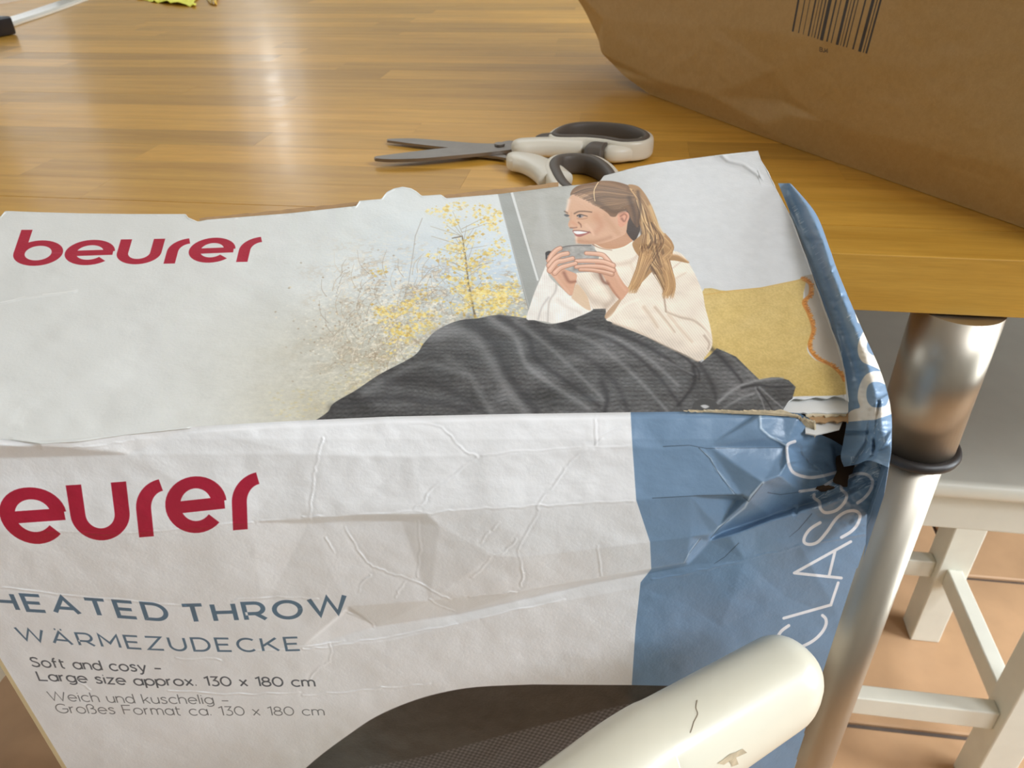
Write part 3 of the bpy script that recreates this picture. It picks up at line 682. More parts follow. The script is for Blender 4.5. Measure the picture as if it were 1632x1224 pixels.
# hair on the head
T.poly(catmull(Wf([(350, 160), (372, 110), (430, 75), (520, 52), (600, 42), (700, 45), (800, 70), (880, 110), (920, 170), (930, 260), (925, 330), (900, 420), (860, 380), (835, 330), (822, 295), (790, 285), (745, 300), (720, 332), (680, 330), (650, 300), (560, 235), (545, 200), (500, 160), (430, 142), (380, 148)]), 4, True), HM, 1, 1.2)
for k in range(150):
    t = k / 150.; y0 = 60 + 240 * t + rg.uniform(-8, 8)
    x0 = 380 + max(0, t - .15) * 300 + rg.uniform(-10, 30)
    c = rg.choice([HD, (104, 78, 56), (150, 116, 84), (172, 136, 98), (92, 68, 48)])
    T.line(catmull(Wf([(x0, 130 + t * 150), (x0 + 140, 80 + t * 190), (760, 110 + t * 150), (890, 150 + t * 60)]), 4), c, 1.2, .8, .38)
gl(Wf, [([(560, 210), (700, 290), (800, 280)], (80, 58, 42), 9, .5), ([(600, 60), (700, 75), (800, 110)], (168, 132, 96), 7, .4), ([(830, 180), (870, 300), (880, 420)], (66, 48, 36), 8, .6)])
T.line(catmull(Wf([(580, 52), (548, 110), (545, 160), (552, 205)]), 5), (222, 196, 150), 1.4, 1.2, .95)
# ponytail
pt = catmull(Wf([(820, 75), (900, 85), (960, 150), (1010, 240), (1050, 340), (1085, 440), (1160, 510), (1195, 580), (1180, 640), (1230, 650), (1320, 710), (1200, 690), (1150, 700), (1180, 780), (1205, 870), (1196, 930), (1150, 975), (1110, 960), (1105, 890), (1060, 800), (1030, 770), (960, 840), (900, 900), (855, 930), (845, 880), (870, 790), (920, 690), (870, 600), (860, 540), (930, 470), (910, 370), (930, 260), (870, 140)]), 4, True)
T.poly(pt, (160, 122, 80), 1, 1.2)
for k in range(520):
    t = rg.random(); o = rg.uniform(-1, 1)
    c = rg.choice([(104, 72, 44), (206, 168, 116), (228, 196, 146), (136, 98, 62), (186, 146, 98), (78, 54, 34)])
    if k % 3: pts = [(860 + 30 * o, 120 + 20 * o), (940 + 34 * o, 230), (985 + 60 * o, 380), (1010 + 75 * o, 480), (1010 + 95 * o, 580 + 20 * math.sin(k)), (1040 + 90 * o, 680), (1080 + 60 * o + 40 * t, 800), (1150 + 45 * o, 930)]
    else: pts = [(900 + 20 * o, 200), (980 + 50 * o, 380), (1060 + 60 * o, 520), (1000 + 70 * o, 640), (940 + 50 * o, 760), (880 + 38 * o, 900)]
    i = rg.randrange(0, len(pts) - 3)
    T.line(catmull(Wf(pts[i:i + 4]), 5), c, 1.8, .8, .65)
for k in range(120):
    o = rg.uniform(-1, 1); c = rg.choice([(176, 136, 90), (206, 168, 118), (136, 98, 62), (190, 150, 102)])
    T.line(catmull(Wf([(1110 + 42 * o, 690 + rg.uniform(-50, 60)), (1150 + 40 * o, 800), (1165 + 42 * o, 900), (1140 + 44 * o + rg.uniform(-14, 14), 960 + rg.uniform(0, 45))]), 4), c, 1.5, .4, .6)
    T.line(catmull(Wf([(970 + 52 * o, 640 + rg.uniform(-50, 60)), (930 + 46 * o, 760), (890 + 46 * o, 860), (850 + 40 * o + rg.uniform(-14, 14), 910 + rg.uniform(0, 50))]), 4), c, 1.5, .4, .6)
    T.line(catmull(Wf([(1120, 520 + 50 * o), (1180, 600 + 40 * o), (1100, 690 + 40 * o)]), 4), c, 1.6, .7, .45)
gl(Wf, [([(900, 130), (920, 260), (905, 380), (930, 470)], (74, 52, 36), 6, .7), ([(1060, 560), (1060, 660), (1090, 740)], (96, 64, 38), 6, .6), ([(940, 620), (1000, 560), (1060, 520)], (110, 78, 50), 5, .5), ([(1000, 250), (1060, 400), (1110, 480)], (224, 192, 140), 6, .6), ([(1170, 640), (1240, 655), (1310, 700)], (196, 156, 112), 4, .7)])
# cup and hands
T.poly(catmull(Wf([(150, 650), (150, 625), (175, 612), (200, 618), (190, 640), (165, 650), (165, 680), (152, 680)]), 3, True), (50, 46, 46), 1, 1)
T.poly(catmull(Wf([(268, 590), (320, 572), (400, 566), (520, 566), (545, 590), (585, 650), (560, 700), (480, 760), (390, 785), (310, 770), (270, 700), (255, 640)]), 4, True), (152, 149, 145), 1, 1.2,
       tex=lambda X, Y, w: np.array([158, 155, 150]) + ((fbm(T.A[w] * 400, T.B[w] * 400, 3) - .5) * 60)[..., None])
T.line(catmull(Wf([(268, 590), (320, 574), (400, 567), (520, 567)]), 4), (92, 88, 86), 1.6, 1.6, .9)
def finger(conv, pts, w0, w1, c=(210, 164, 138)):
    p = catmull(conv(pts), 5)
    T.line(p, (150, 98, 76), w0 + 1.6, w1 + 1.6, .9, 1); T.line(p, c, w0, w1, 1, 1)
    T.line([(x, y - w0 * .18) for x, y in p], (228, 190, 168), w0 * .45, w1 * .45, .7, 1.5)
# right hand of the picture (her left)
T.poly(catmull(Wf([(560, 700), (640, 690), (700, 715), (740, 800), (790, 880), (828, 925), (800, 975), (760, 1010), (700, 950), (650, 870), (610, 800), (560, 760)]), 4, True), (200, 152, 124), 1, 1.2)
gl(Wf, [([(590, 790), (620, 860), (660, 880)], (112, 66, 50), 6, .7), ([(700, 760), (760, 880), (800, 930)], (216, 172, 146), 6, .5), ([(650, 860), (710, 950), (750, 1000)], (150, 102, 78), 4, .6)])
finger(Wf, [(680, 720), (640, 668), (600, 640), (480, 630)], 7.4, 5)
finger(Wf, [(700, 730), (620, 700), (500, 692), (400, 694)], 7, 5)
finger(Wf, [(700, 770), (620, 742), (500, 736), (398, 742)], 7, 5, (204, 156, 130))
finger(Wf, [(690, 800), (620, 782), (520, 766), (430, 764)], 6.4, 4.4, (194, 146, 118))
# left hand of the picture
T.poly(catmull(Wf([(160, 770), (190, 700), (260, 740), (330, 770), (400, 800), (400, 850), (385, 900), (360, 975), (300, 930), (250, 870), (200, 810)]), 4, True), (204, 156, 128), 1, 1.2)
gl(Wf, [([(300, 790), (340, 860), (395, 860)], (126, 76, 58), 6, .6), ([(210, 790), (280, 880), (340, 950)], (218, 178, 152), 5, .5)])
finger(Wf, [(180, 690), (200, 645), (240, 605), (270, 590)], 8, 6)
finger(Wf, [(180, 730), (220, 680), (270, 645), (330, 632)], 8, 6)
finger(Wf, [(185, 770), (240, 705), (300, 690), (372, 672)], 8, 5.4)
finger(Wf, [(225, 790), (270, 750), (330, 730), (396, 712)], 7.4, 5)
# white margin under the picture on the left and the right of the cushion, wordmark
T.poly([(-200, 640), (330, 676), (330, 740), (-200, 740)], (206, 207, 203), .0)
def top_logo(gx, gy):
    u = gx / 5.74
    zx = 45 + (1262 - 45) * u; zy = 318 - 22 * max(u, 0) ** 1.4; h = 124 - 3 * u
    return 0 + .3267 * (zx + gy * (42 - 14 * u)), 320 + .3267 * (zy - gy * h)
wordmark(T, top_logo, RED)
# scuffs
for p in ([(0, 482), (20, 478), (40, 472)], [(68, 469), (90, 467), (120, 463)]): T.line(p, (226, 226, 222), 1.2, .8, .8)
IMG_TOP = top_art.image('carton_top_print', 1.16)
M_TOP = print_mat('printed_board_top', IMG_TOP, 0.42, .12)

# ---- front panel artwork
front_art = Art(FRONT, -0.012, BW + 0.02, -0.012, 0.215, 0.00017)
Fa = front_art; X, Y = Fa.X, Fa.Y
Fa.C = np.ones((Fa.H, Fa.W, 3)) * (np.array([221, 219, 221]) / 255.)
BLUE = (108, 134, 160)
Fa.poly([(1003, 560), (1005, 657), (1008, 712), (1014, 797), (1036, 864), (1038, 907), (1021, 928), (1013, 1000), (1007, 1091), (1003, 1300), (1500, 1300), (1500, 560)], BLUE)
# small print
DB = (84, 108, 128)
write(Fa, 'HEATED THROW', [(-4, 970, 25), (80, 975, 25), (180, 982, 25), (258, 988, 25), (300, 991, 26), (415, 987, 26), (475, 984, 26), (549, 976, 27)], DB, .098, .42, x0=-4, x1=553, space=.35)
write(Fa, 'WÄRMEZUDECKE', [(32, 1019, 19), (110, 1027, 19), (240, 1035, 20), (300, 1037, 20), (400, 1038, 20), (478, 1036, 20)], DB, .072, .42, x0=32, x1=478)
TX = (78, 84, 90)
sh = lambda x: (855 - x) / 1420 * .75
write(Fa, 'Soft and cosy –', [(50, 1062, 14.5), (160, 1068, 14.5), (258, 1071, 14.5)], TX, .07, .2, sh, x0=52, x1=258)
write(Fa, 'Large size approx. 130 x 180 cm', [(60, 1084, 14), (220, 1092, 14), (500, 1094, 14)], TX, .07, .2, sh, x0=63, x1=502)
write(Fa, 'Weich und kuschelig –', [(76, 1116, 14), (220, 1121, 14), (365, 1122, 14)], (96, 99, 100), .045, .2, sh, x0=80, x1=365)
write(Fa, 'Großes Format ca. 130 x 180 cm', [(90, 1136, 14), (300, 1140, 14), (517, 1140, 13)], (96, 99, 100), .045, .2, sh, x0=92, x1=517)
def front_logo(gx, gy):
    x = 10.5 + (gx - 1.19) / 4.5 * 403
    y = np.interp(x, [-95, 10, 60, 166, 240, 320, 400, 420], [872, 868, 867, 861, 855, 849, 843, 842]); h = 90
    return x - gy * h * np.interp(x, [0, 130, 400], [.24, .15, .03]), y - gy * h
wordmark(Fa, front_logo, RED)
# series name running up the right side
R5 = lambda p: fr(1180, 700, .29412, p)
CW = (214, 214, 218)
for pts in ([(262, 1010), (222, 1040), (200, 1080), (205, 1120), (245, 1140), (310, 1132), (385, 1098), (435, 1055), (462, 1010), (463, 975), (445, 955)],
            [(432, 452), (380, 485), (350, 525), (346, 558), (375, 570), (420, 556), (470, 500), (520, 430), (570, 395), (620, 388), (648, 412), (635, 460), (600, 500), (548, 532)],
            [(400, 300), (400, 318), (428, 340), (434, 375), (462, 398), (520, 385), (565, 340), (575, 300), (548, 272), (552, 240), (590, 205), (640, 186), (690, 195), (716, 228), (705, 275), (670, 320), (635, 345)],
            [(295, 12), (255, 32), (254, 90), (270, 155), (300, 188), (370, 207), (440, 200), (535, 176)]):
    Fa.line(catmull(R5(pts), 6), CW, 5.0, 5.0)
for pts in ([(235, 970), (490, 898)], [(490, 898), (530, 778)], [(547, 752), (292, 725), (598, 555)], [(480, 742), (512, 610)], [(322, 283), (430, 268), (545, 195), (635, 132)]):
    Fa.line(R5(pts), CW, 4.6, 4.6)
# product photograph at the bottom
def fb(X, Y, w):
    a = Fa.A[w] * 1000; b = Fa.B[w] * 1000; n = fbm(a / 12, b / 12, 3) - .5
    base = 50 + 26 * n + 10 * (fbm(a / .8, b / .8, 2) - .5)
    return np.stack([base, base * .93, base * .86], -1)
Fa.poly(catmull([(440, 1270), (500, 1213), (560, 1168), (600, 1142), (650, 1120), (700, 1105), (760, 1095), (850, 1091)], 4).tolist() + [(1010, 1092), (1060, 1093), (1128, 1097), (1134, 1100), (1100, 1130), (900, 1300), (440, 1300)], (50, 46, 42), 1, 1.5, tex=fb)
def wf(X, Y, w):
    a = Fa.A[w] * 1000; b = Fa.B[w] * 1000
    v = 74 + 30 * np.sin((a * .5 + b) * 2 * math.pi / 3.6) * np.sin((a - b * .3) * 2 * math.pi / 3.2) + 12 * (fbm(a / .6, b / .6, 2) - .5)
    return np.stack([v, v * .98, v], -1)
Fa.poly(catmull([(1132, 1099), (1085, 1104), (1000, 1122), (900, 1146), (800, 1172), (680, 1204), (560, 1226)], 4).tolist() + [(480, 1300), (850, 1300), (1050, 1165)], (80, 78, 80), 1, 3, tex=wf)
# worn fibre along the tears on the blue print, bare board along the left edge
Kf = lambda p: fr(1040, 640, .2451, p)
FIB = (176, 194, 208)
for pts, w0 in (([(700, 90), (706, 175), (770, 232), (868, 285)], 4), ([(720, 525), (640, 610), (600, 690), (500, 770), (430, 815), (385, 880)], 3.5), ([(310, 890), (240, 980), (205, 1050)], 1.8), ([(310, 310), (380, 370), (405, 430), (470, 510), (530, 600)], 2.0)):
    Fa.line(Kf(pts), FIB, w0, w0 * .6, .8, 1.5)
for pts in ([(715, 535), (625, 650), (590, 620)], [(380, 885), (430, 825), (500, 765)], [(312, 892), (240, 985)], [(1035, 730), (950, 830), (890, 880)], [(560, 920), (470, 1010), (400, 1055)], [(750, 592), (830, 605), (960, 588)], [(0, 628), (300, 612), (590, 607)], [(70, 292), (240, 284), (350, 305), (840, 300)], [(300, 300), (370, 370), (460, 515), (545, 605)]):
    Fa.line(Kf(pts), (58, 72, 84), 1.5, .7, .75)  # crease shade drawn into the print as thin dark lines
rg2 = random.Random(8)
for k in range(70):
    x = rg2.uniform(1290, 1418); y = 745 + (1418 - x) * .42 + rg2.uniform(-12, 16)
    Fa.line([(x, y), (x + rg2.uniform(4, 14), y - rg2.uniform(1, 9))], (206, 216, 224), 1.2, .6, rg2.uniform(.3, .9))
Fa.line([(-10, 1040), (112, 1240)], (196, 178, 140), 8, 7, 1)
Fa.line([(1424, 735), (1386, 858), (1340, 990), (1300, 1115), (1262, 1240)], (190, 200, 208), 2.2, 1.6, .9)
IMG_FRONT = front_art.image('carton_front_print', 1.22)
M_FRONT = print_mat('printed_board_front', IMG_FRONT, 0.34)
# ------------------------------------------------------------------ the room
def plate(name, c, s, m, kind='structure', parent=None, rz=0):
    o = box(name, c, s, m, parent, rz)
    if kind: o['kind'] = kind
    return o
RX0, RX1, RY0, RY1, RH = -3.0, 2.6, -1.8, 3.7, 2.5
TA = math.radians(-8.5)                                     # the tiles and the table run this way
floor = plate('floor', ((RX0 + RX1) / 2, (RY0 + RY1) / 2, -0.0155), (RX1 - RX0, RY1 - RY0, 0.025), M_GROUT)
floor['label'] = 'dark grout bed of the terracotta tiled floor'
t0 = onz(1525, 921, 0.0)[:2]
ax = np.array([math.cos(TA), math.sin(TA)]); ay = np.array([-math.sin(TA), math.cos(TA)])
bm = bmesh.new(); bm_box(bm, (0, 0, 0), (0.322, 0.322, 0.0095), bev=0.0025, seg=1)
tme = bpy.data.meshes.new('tile'); bm.to_mesh(tme); bm.free(); tme.materials.append(M_TILE)
P_ = 0.331
for i in range(-16, 12):
    for j in range(-12, 13):
        c = t0 + ax * (i + .5) * P_ + ay * (j + .5) * P_
        if not (RX0 + .17 < c[0] < RX1 - .17 and RY0 + .17 < c[1] < RY1 - .17): continue
        o = bpy.data.objects.new('tile', tme); o.location = (c[0], c[1], 0.0); o.rotation_euler = (0, 0, TA); link(o, floor)
plate('ceiling', ((RX0 + RX1) / 2, (RY0 + RY1) / 2, RH + .05), (RX1 - RX0, RY1 - RY0, 0.1), M_CEIL)
wt = .1
def wall(name, c, s): plate(name, c, s, M_WALL)
wall('wall_back', ((RX0 + RX1) / 2, RY1 + wt / 2, RH / 2), (RX1 - RX0 + .2, wt, RH))
wall('wall_front', ((RX0 + RX1) / 2, RY0 - wt / 2, RH / 2), (RX1 - RX0 + .2, wt, RH))
wall('wall_left', (RX0 - wt / 2, (RY0 + RY1) / 2, RH / 2), (wt, RY1 - RY0, RH))
wall('wall_right', (RX1 + wt / 2, (RY0 + RY1) / 2, RH / 2), (wt, RY1 - RY0, RH))

# ------------------------------------------------------------------ the table
TE = onz(1480, 409, 0.9)[:2]                                # a point of the near edge
ta = np.array([0.9883, -0.1525]); tb = np.array([0.1525, 0.9883]); TR = math.atan2(ta[1], ta[0])
def tpos(a, b, z=0.0):
    p = TE + ta * a + tb * b; return (p[0], p[1], z)
M_STAVE = bpy.data.materials.new('beech_stave'); M_STAVE.use_nodes = True
def _wood():
    nt = M_STAVE.node_tree; b = nt.nodes['Principled BSDF']
    tc = nt.nodes.new('ShaderNodeTexCoord'); oi = nt.nodes.new('ShaderNodeObjectInfo')
    add = nt.nodes.new('ShaderNodeVectorMath'); add.operation = 'ADD'
    mul = nt.nodes.new('ShaderNodeVectorMath'); mul.operation = 'SCALE'; mul.inputs['Scale'].default_value = 37.0
    cmb = nt.nodes.new('ShaderNodeCombineXYZ')
    for k in range(3): nt.links.new(oi.outputs['Random'], cmb.inputs[k])
    nt.links.new(cmb.outputs[0], mul.inputs[0]); nt.links.new(tc.outputs['Object'], add.inputs[0]); nt.links.new(mul.outputs[0], add.inputs[1])
    mp = nt.nodes.new('ShaderNodeMapping'); mp.inputs['Scale'].default_value = (3, 34, 34); nt.links.new(add.outputs[0], mp.inputs[0])
    n = nt.nodes.new('ShaderNodeTexNoise'); n.inputs['Scale'].default_value = 2.2; n.inputs['Detail'].default_value = 6; n.inputs['Distortion'].default_value = .5
    nt.links.new(mp.outputs[0], n.inputs['Vector'])
    mp2 = nt.nodes.new('ShaderNodeMapping'); mp2.inputs['Scale'].default_value = (60, 900, 900); nt.links.new(add.outputs[0], mp2.inputs[0])
    n2 = nt.nodes.new('ShaderNodeTexNoise'); n2.inputs['Scale'].default_value = 1.0; n2.inputs['Detail'].default_value = 2
    nt.links.new(mp2.outputs[0], n2.inputs['Vector'])
    cr = nt.nodes.new('ShaderNodeValToRGB')
    cr.color_ramp.elements[0].position = .3; cr.color_ramp.elements[0].color = (*S(196, 145, 52), 1)
    cr.color_ramp.elements[1].position = .72; cr.color_ramp.elements[1].color = (*S(218, 167, 70), 1)
    nt.links.new(n.outputs['Fac'], cr.inputs[0])
    mr = nt.nodes.new('ShaderNodeMapRange'); mr.inputs[3].default_value = .80; mr.inputs[4].default_value = 1.16
    nt.links.new(oi.outputs['Random'], mr.inputs[0])
    mr2 = nt.nodes.new('ShaderNodeMapRange'); mr2.inputs[1].default_value = .3; mr2.inputs[2].default_value = .7; mr2.inputs[3].default_value = .93; mr2.inputs[4].default_value = 1.05
    nt.links.new(n2.outputs['Fac'], mr2.inputs[0])
    mm = nt.nodes.new('ShaderNodeMath'); mm.operation = 'MULTIPLY'; nt.links.new(mr.outputs[0], mm.inputs[0]); nt.links.new(mr2.outputs[0], mm.inputs[1])
    sc_ = nt.nodes.new('ShaderNodeVectorMath'); sc_.operation = 'SCALE'
    nt.links.new(cr.outputs[0], sc_.inputs[0]); nt.links.new(mm.outputs[0], sc_.inputs['Scale']); nt.links.new(sc_.outputs[0], b.inputs['Base Color'])
    b.inputs['Roughness'].default_value = 0.40; b.inputs['Specular IOR Level'].default_value = 0.4
    b.inputs['Coat Weight'].default_value = 0.28; b.inputs['Coat Roughness'].default_value = 0.16
    n3 = nt.nodes.new('ShaderNodeTexNoise'); n3.inputs['Scale'].default_value = 26; n3.inputs['Detail'].default_value = 3; nt.links.new(tc.outputs['Object'], n3.inputs['Vector'])
    mr3 = nt.nodes.new('ShaderNodeMapRange'); mr3.inputs[1].default_value = .35; mr3.inputs[2].default_value = .7; mr3.inputs[3].default_value = .13; mr3.inputs[4].default_value = .26
    nt.links.new(n3.outputs['Fac'], mr3.inputs[0]); nt.links.new(mr3.outputs[0], b.inputs['Coat Roughness'])
    bp = nt.nodes.new('ShaderNodeBump'); bp.inputs['Strength'].default_value = .05; bp.inputs['Distance'].default_value = .0004
    nt.links.new(n2.outputs['Fac'], bp.inputs['Height']); nt.links.new(bp.outputs[0], b.inputs['Normal'])
_wood()
table = empty('dining_table', tpos(-.3, .6, 0), TR, 'high beech block table with steel legs and a glossy oiled top', 'table')
top = box('table_top', (0, 0, 0), (2.60, 1.16, 0.001), M_KRAFTD, table); top.location = (0, .08, .8620)
rs = random.Random(12)
rows, pitch = 30, 0.0455
L0, L1 = -1.40, 1.40
for r in range(rows):
    x = L0 - (rs.uniform(0, .4) if r else 0); y = -.6 + pitch * (r + .5)
    while x < L1:
        ln = rs.uniform(.34, .62) if r else 1.45
        a, b = max(x, L0), min(x + ln, L1)
        if b - a > .03:
            bm = bmesh.new(); bm_box(bm, (0, 0, 0), (b - a - .0001, pitch - .0001, .0375), bev=0 if r else .0008, seg=2)
            o = from_bm('stave', bm, M_STAVE, top); o.location = ((a + b) / 2, y - .08, .01925 + rs.uniform(-.00004, .00004))
        x += ln
# legs: telescoping steel tubes with a black rubber ring
lg = onz(1516, 520, 0.8625)
def table_leg(loc):
    lp = bpy.data.objects.new('leg', None)
    bm = bmesh.new()
    path = [(0, 0, .8612), (0, 0, .7525)]
    sweep(bm, path, circ(.0262, 48), up=(0, 1, 0)); o = from_bm('leg', bm, M_STEEL, table, True)
    o.data.polygons.foreach_set('use_smooth', [len(p.vertices) == 4 for p in o.data.polygons])
    o.matrix_parent_inverse = wm(table).inverted(); o.location = loc
    bm = bmesh.new(); sweep(bm, [(0, 0, .757), (0, 0, .012)], circ(.0226, 48), up=(0, 1, 0)); q = from_bm('lower_tube', bm, M_STEEL, o, True)
    q.data.polygons.foreach_set('use_smooth', [len(p.vertices) == 4 for p in q.data.polygons])
    bm = bmesh.new(); sweep(bm, [(.0268 * math.cos(t * math.pi / 20), .0268 * math.sin(t * math.pi / 20), .7515) for t in range(40)], circ(.0042, 10), closed=True)
    from_bm('rubber_ring', bm, M_RUBBER, o, True)
    bm = bmesh.new(); sweep(bm, [(0, 0, .0125), (0, 0, .0048)], circ(.032, 32), up=(0, 1, 0)); from_bm('foot_cap', bm, M_RUBBER, o)
    return o
leg_near = onz(1516, 512, .8)
LEGXY = tuple(onz(1511, 545, .835)[:2])
table_leg((LEGXY[0], LEGXY[1], 0))
q = np.array(LEGXY) - TE; la, lb = q.dot(ta), q.dot(tb)
for a_, b_ in ((-1.62, lb), (-1.62, 1.26), (1.02, 1.26)):
    p = tpos(a_, b_); table_leg((p[0], p[1], 0))

# ------------------------------------------------------------------ white stools
def stool(rootloc, rz, label, cross=True):
    """origin: the foot of the near right leg"""
    r = empty('stool', rootloc, rz, label, 'stool', 'white stools')
    lw = .046; W, D, SH = .40, .266, .568
    def part(n, c, s, bev=.002, **k): return box(n, c, s, M_WHITE2, r, bev=bev, **k)
    for x, y in ((0, 0), (-W, 0), (0, D), (-W, D)):
        l = part('leg', (x, y, 0.259), (lw, lw, .508)); box('felt_glide', (x, y, .0055), (lw * .8, lw * .8, .0015), M_RUBBER, l)
    for y in (0, D) if cross else (): part('stretcher', (-W / 2, y, .160), (W - lw, .022, .034))
    for x in (0, -W): part('stretcher', (x, D / 2, .160), (.022, D - lw, .034))
    for y in (-.004, D + .004): part('apron', (-W / 2, y, 0.521), (W - lw, .03, .055))
    for x in (0, -W): part('apron', (x, D / 2, 0.521), (.03, D - lw, .055))
    bm = bmesh.new(); bm_box(bm, (-W / 2, D / 2 + .05, .5625), (W + .085, D + .185, .021), bev=.0085, seg=4)
    s = from_bm('seat', bm, M_WHITE2, r, True)
    s.modifiers.new('wn', 'WEIGHTED_NORMAL').keep_sharp = True
    return r
nl = onz(1604, 1133, .173)
stool((nl[0] + .012, nl[1] - .0, .0), math.radians(-9), 'white wooden stool pushed under the table right of the carton and steel leg')
lc = onz(9, 1100, .495)
stool((lc[0] - .046, lc[1] - .125, .0), math.radians(-9), 'white wooden stool just showing past the lower left edge of the carton', False)
# ------------------------------------------------------------------ carton geometry
carton = empty('carton', tuple(np.append((FL + FR)[:2] / 2 + _b[:2] * BD / 2, BOX_TOP - BOX_H)), 0,
               'crumpled white and blue blanket carton with crushed corner standing in front of the table', 'box')
EDGE = [(-300, 716), (-100, 706), (0, 700), (40, 703), (65, 708), (110, 704), (200, 692), (310, 680), (460, 671), (620, 664), (800, 660), (1010, 657),
        (1100, 656), (1210, 655), (1247, 656), (1275, 659), (1299, 672), (1302, 690), (1325, 700), (1345, 712), (1385, 722), (1421, 712), (1440, 705)]
def dedge(x, y): return float((TOP.hit(np.array(x), np.array(y)) - FRONT.o) @ FRONT.n) * 1000
top_chain = [(x, y, dedge(x, y)) for x, y in EDGE if x <= 1250] + [(1275, 659, -9), (1299, 672, -8), (1302, 690, -9), (1325, 700, -14), (1345, 712, -18), (1385, 722, -6), (1421, 712, 0), (1440, 705, 0)]
chains = [
 top_chain,
 [(-300, 738, -1), (205, 724, -1), (480, 724, -1.5), (652, 728, -1.5), (766, 726, -1.5), (1005, 712, -2.5), (1060, 717, -2.5), (1130, 711, -3), (1251, 713, -4)],
 [(-300, 852, 2), (72, 846, 3), (205, 847, 3.6), (400, 832, 3.6), (490, 826, 4), (560, 821, 4), (680, 819, 5), (785, 809, 5), (1014, 797, 5), (1100, 791, 4.5), (1182, 788, 5)],
 [(490, 834, 2.6), (560, 830, 2.4), (640, 830, 2.6), (680, 819, 5)],
 [(680, 819, 5), (700, 838, 5), (785, 886, 6.4), (833, 888, 6.6), (940, 876, 6.6), (1036, 864, 6.6), (1100, 856, 6), (1133, 852, 5)],
 [(-300, 1000, 2.5), (200, 984, 2.6), (420, 976, 3), (556, 967, 4), (685, 957, 5), (833, 943, 5), (1038, 907, 4.6), (1095, 897, 4)],
 [(556, 972, 2.5), (600, 998, 1.4), (728, 979, 1.2), (957, 926, 1.2), (1036, 912, 1.4), (1095, 901, 2)],
 [(200, 1052, 2.5), (480, 1033, 3), (623, 1021, 2.9), (814, 974, 2.6), (1019, 936, 2.6), (1040, 926, 2.7), (1187, 892, 3), (1275, 870, 3), (1382, 851, .5)],
 [(1133, 857, 1), (1145, 840, 5), (1194, 797, 6), (1216, 768, 6), (1243, 758, 5), (1256, 738, 3), (1253, 710, -3), (1228, 697, -4), (1213, 682, -5), (1212, 664, -7)],
 [(1150, 848, 0), (1226, 822, -2), (1305, 799, -3), (1352, 781, -4), (1385, 765, -2)],
 [(1131, 862, 2.5), (1162, 854, 3.5), (1226, 830, 3.2), (1305, 806, 3), (1359, 787, 2.5), (1408, 765, 1.5), (1418, 745, 0)],
 [(1172, 796, 2), (1240, 792, 0), (1275, 784, -2), (1322, 770, -7), (1342, 756, -16)],
 [(1256, 740, 1), (1300, 752, -4), (1334, 752, -12)], [(1258, 715, -4), (1290, 733, -7), (1330, 742, -12)],
 [(1335, 738, -22), (1358, 738, -20), (1356, 752, -16), (1340, 754, -20), (1335, 738, -22)],
 [(1375, 742, -4), (1398, 728, -1)], [(1365, 760, -4), (1395, 748, .5), (1412, 738, 0)],
 [(-300, 1110, 2.6), (230, 1078, 2.6), (420, 1085, 2.8), (480, 1107, 3), (685, 1091, 3.6), (850, 1086, 3.6), (1007, 1050, 3.4)],
 [(1440, 690, 0), (1423, 740, 0), (1385, 855, 0), (1340, 988, 0), (1300, 1113, 0), (1262, 1240, 0), (1230, 1350, 0)],
 [(1013, 657, dedge(1013, 657)), (1008, 712, -2.5)],
]
pts = [(-300, 1350, 2), (200, 1350, 3), (700, 1350, 4), (1000, 1350, 3), (1150, 1000, 1.8), (1250, 950, 1), (700, 1180, 4), (300, 900, 3.2), (1090, 960, 2.2), (1500, 650, 0), (1500, 1350, 0)]
fld = tri_field(pts, chains)
Z7 = lambda p: fr(480, 640, .477, p)
Z6 = lambda p: fr(0, 640, .477, p)
CRACK = [Z7(p) for p in ([(75, 118), (60, 170), (45, 230), (38, 300), (28, 390)], [(360, 70), (440, 76), (490, 105), (540, 160), (590, 185)], [(590, 185), (500, 250), (430, 300), (410, 335), (375, 358)],
  [(1085, 88), (1030, 106), (980, 145), (900, 200), (860, 260), (795, 340), (790, 380), (730, 480), (736, 560), (742, 580), (732, 620)], [(985, 40), (984, 145)], [(390, 400), (396, 500), (388, 590)],
  [(145, 420), (200, 510), (240, 550), (300, 575), (380, 598), (450, 640), (500, 662)], [(430, 660), (480, 690), (515, 702)], [(140, 700), (210, 725), (245, 750)], [(632, 430), (600, 470)], [(660, 400), (640, 430)],
  [(640, 515), (600, 560), (570, 590)], [(230, 580), (200, 610), (195, 635)], [(350, 600), (325, 630), (318, 655)], [(95, 810), (97, 860), (60, 890), (30, 925)], [(720, 460), (680, 500), (640, 515)],
  [(600, 180), (700, 168), (930, 155)], [(960, 152), (1095, 150)], [(0, 385), (120, 382), (400, 366)], [(420, 376), (540, 360), (640, 356), (800, 348), (900, 345), (1110, 330)],
  [(0, 826), (90, 820), (240, 795), (520, 745)], [(600, 725), (700, 700), (880, 665)], [(560, 650), (640, 645), (720, 635)], [(0, 982), (150, 970), (300, 955), (430, 945)], [(80, 455), (110, 505)], [(990, 480), (1000, 580)])]
CRACK += [Z6(p) for p in ([(105, 135), (150, 148), (210, 152), (330, 146), (440, 128)], [(330, 115), (450, 112), (650, 92)], [(150, 432), (400, 442), (640, 425), (840, 402)], [(870, 400), (1040, 392)], [(260, 940), (300, 960)], [(590, 858), (740, 862)],
  [(560, 966), (800, 978), (1000, 975)], [(0, 620), (250, 650), (620, 680)], [(780, 665), (900, 655), (1060, 660)], [(820, 832), (1000, 822), (1150, 800)])]
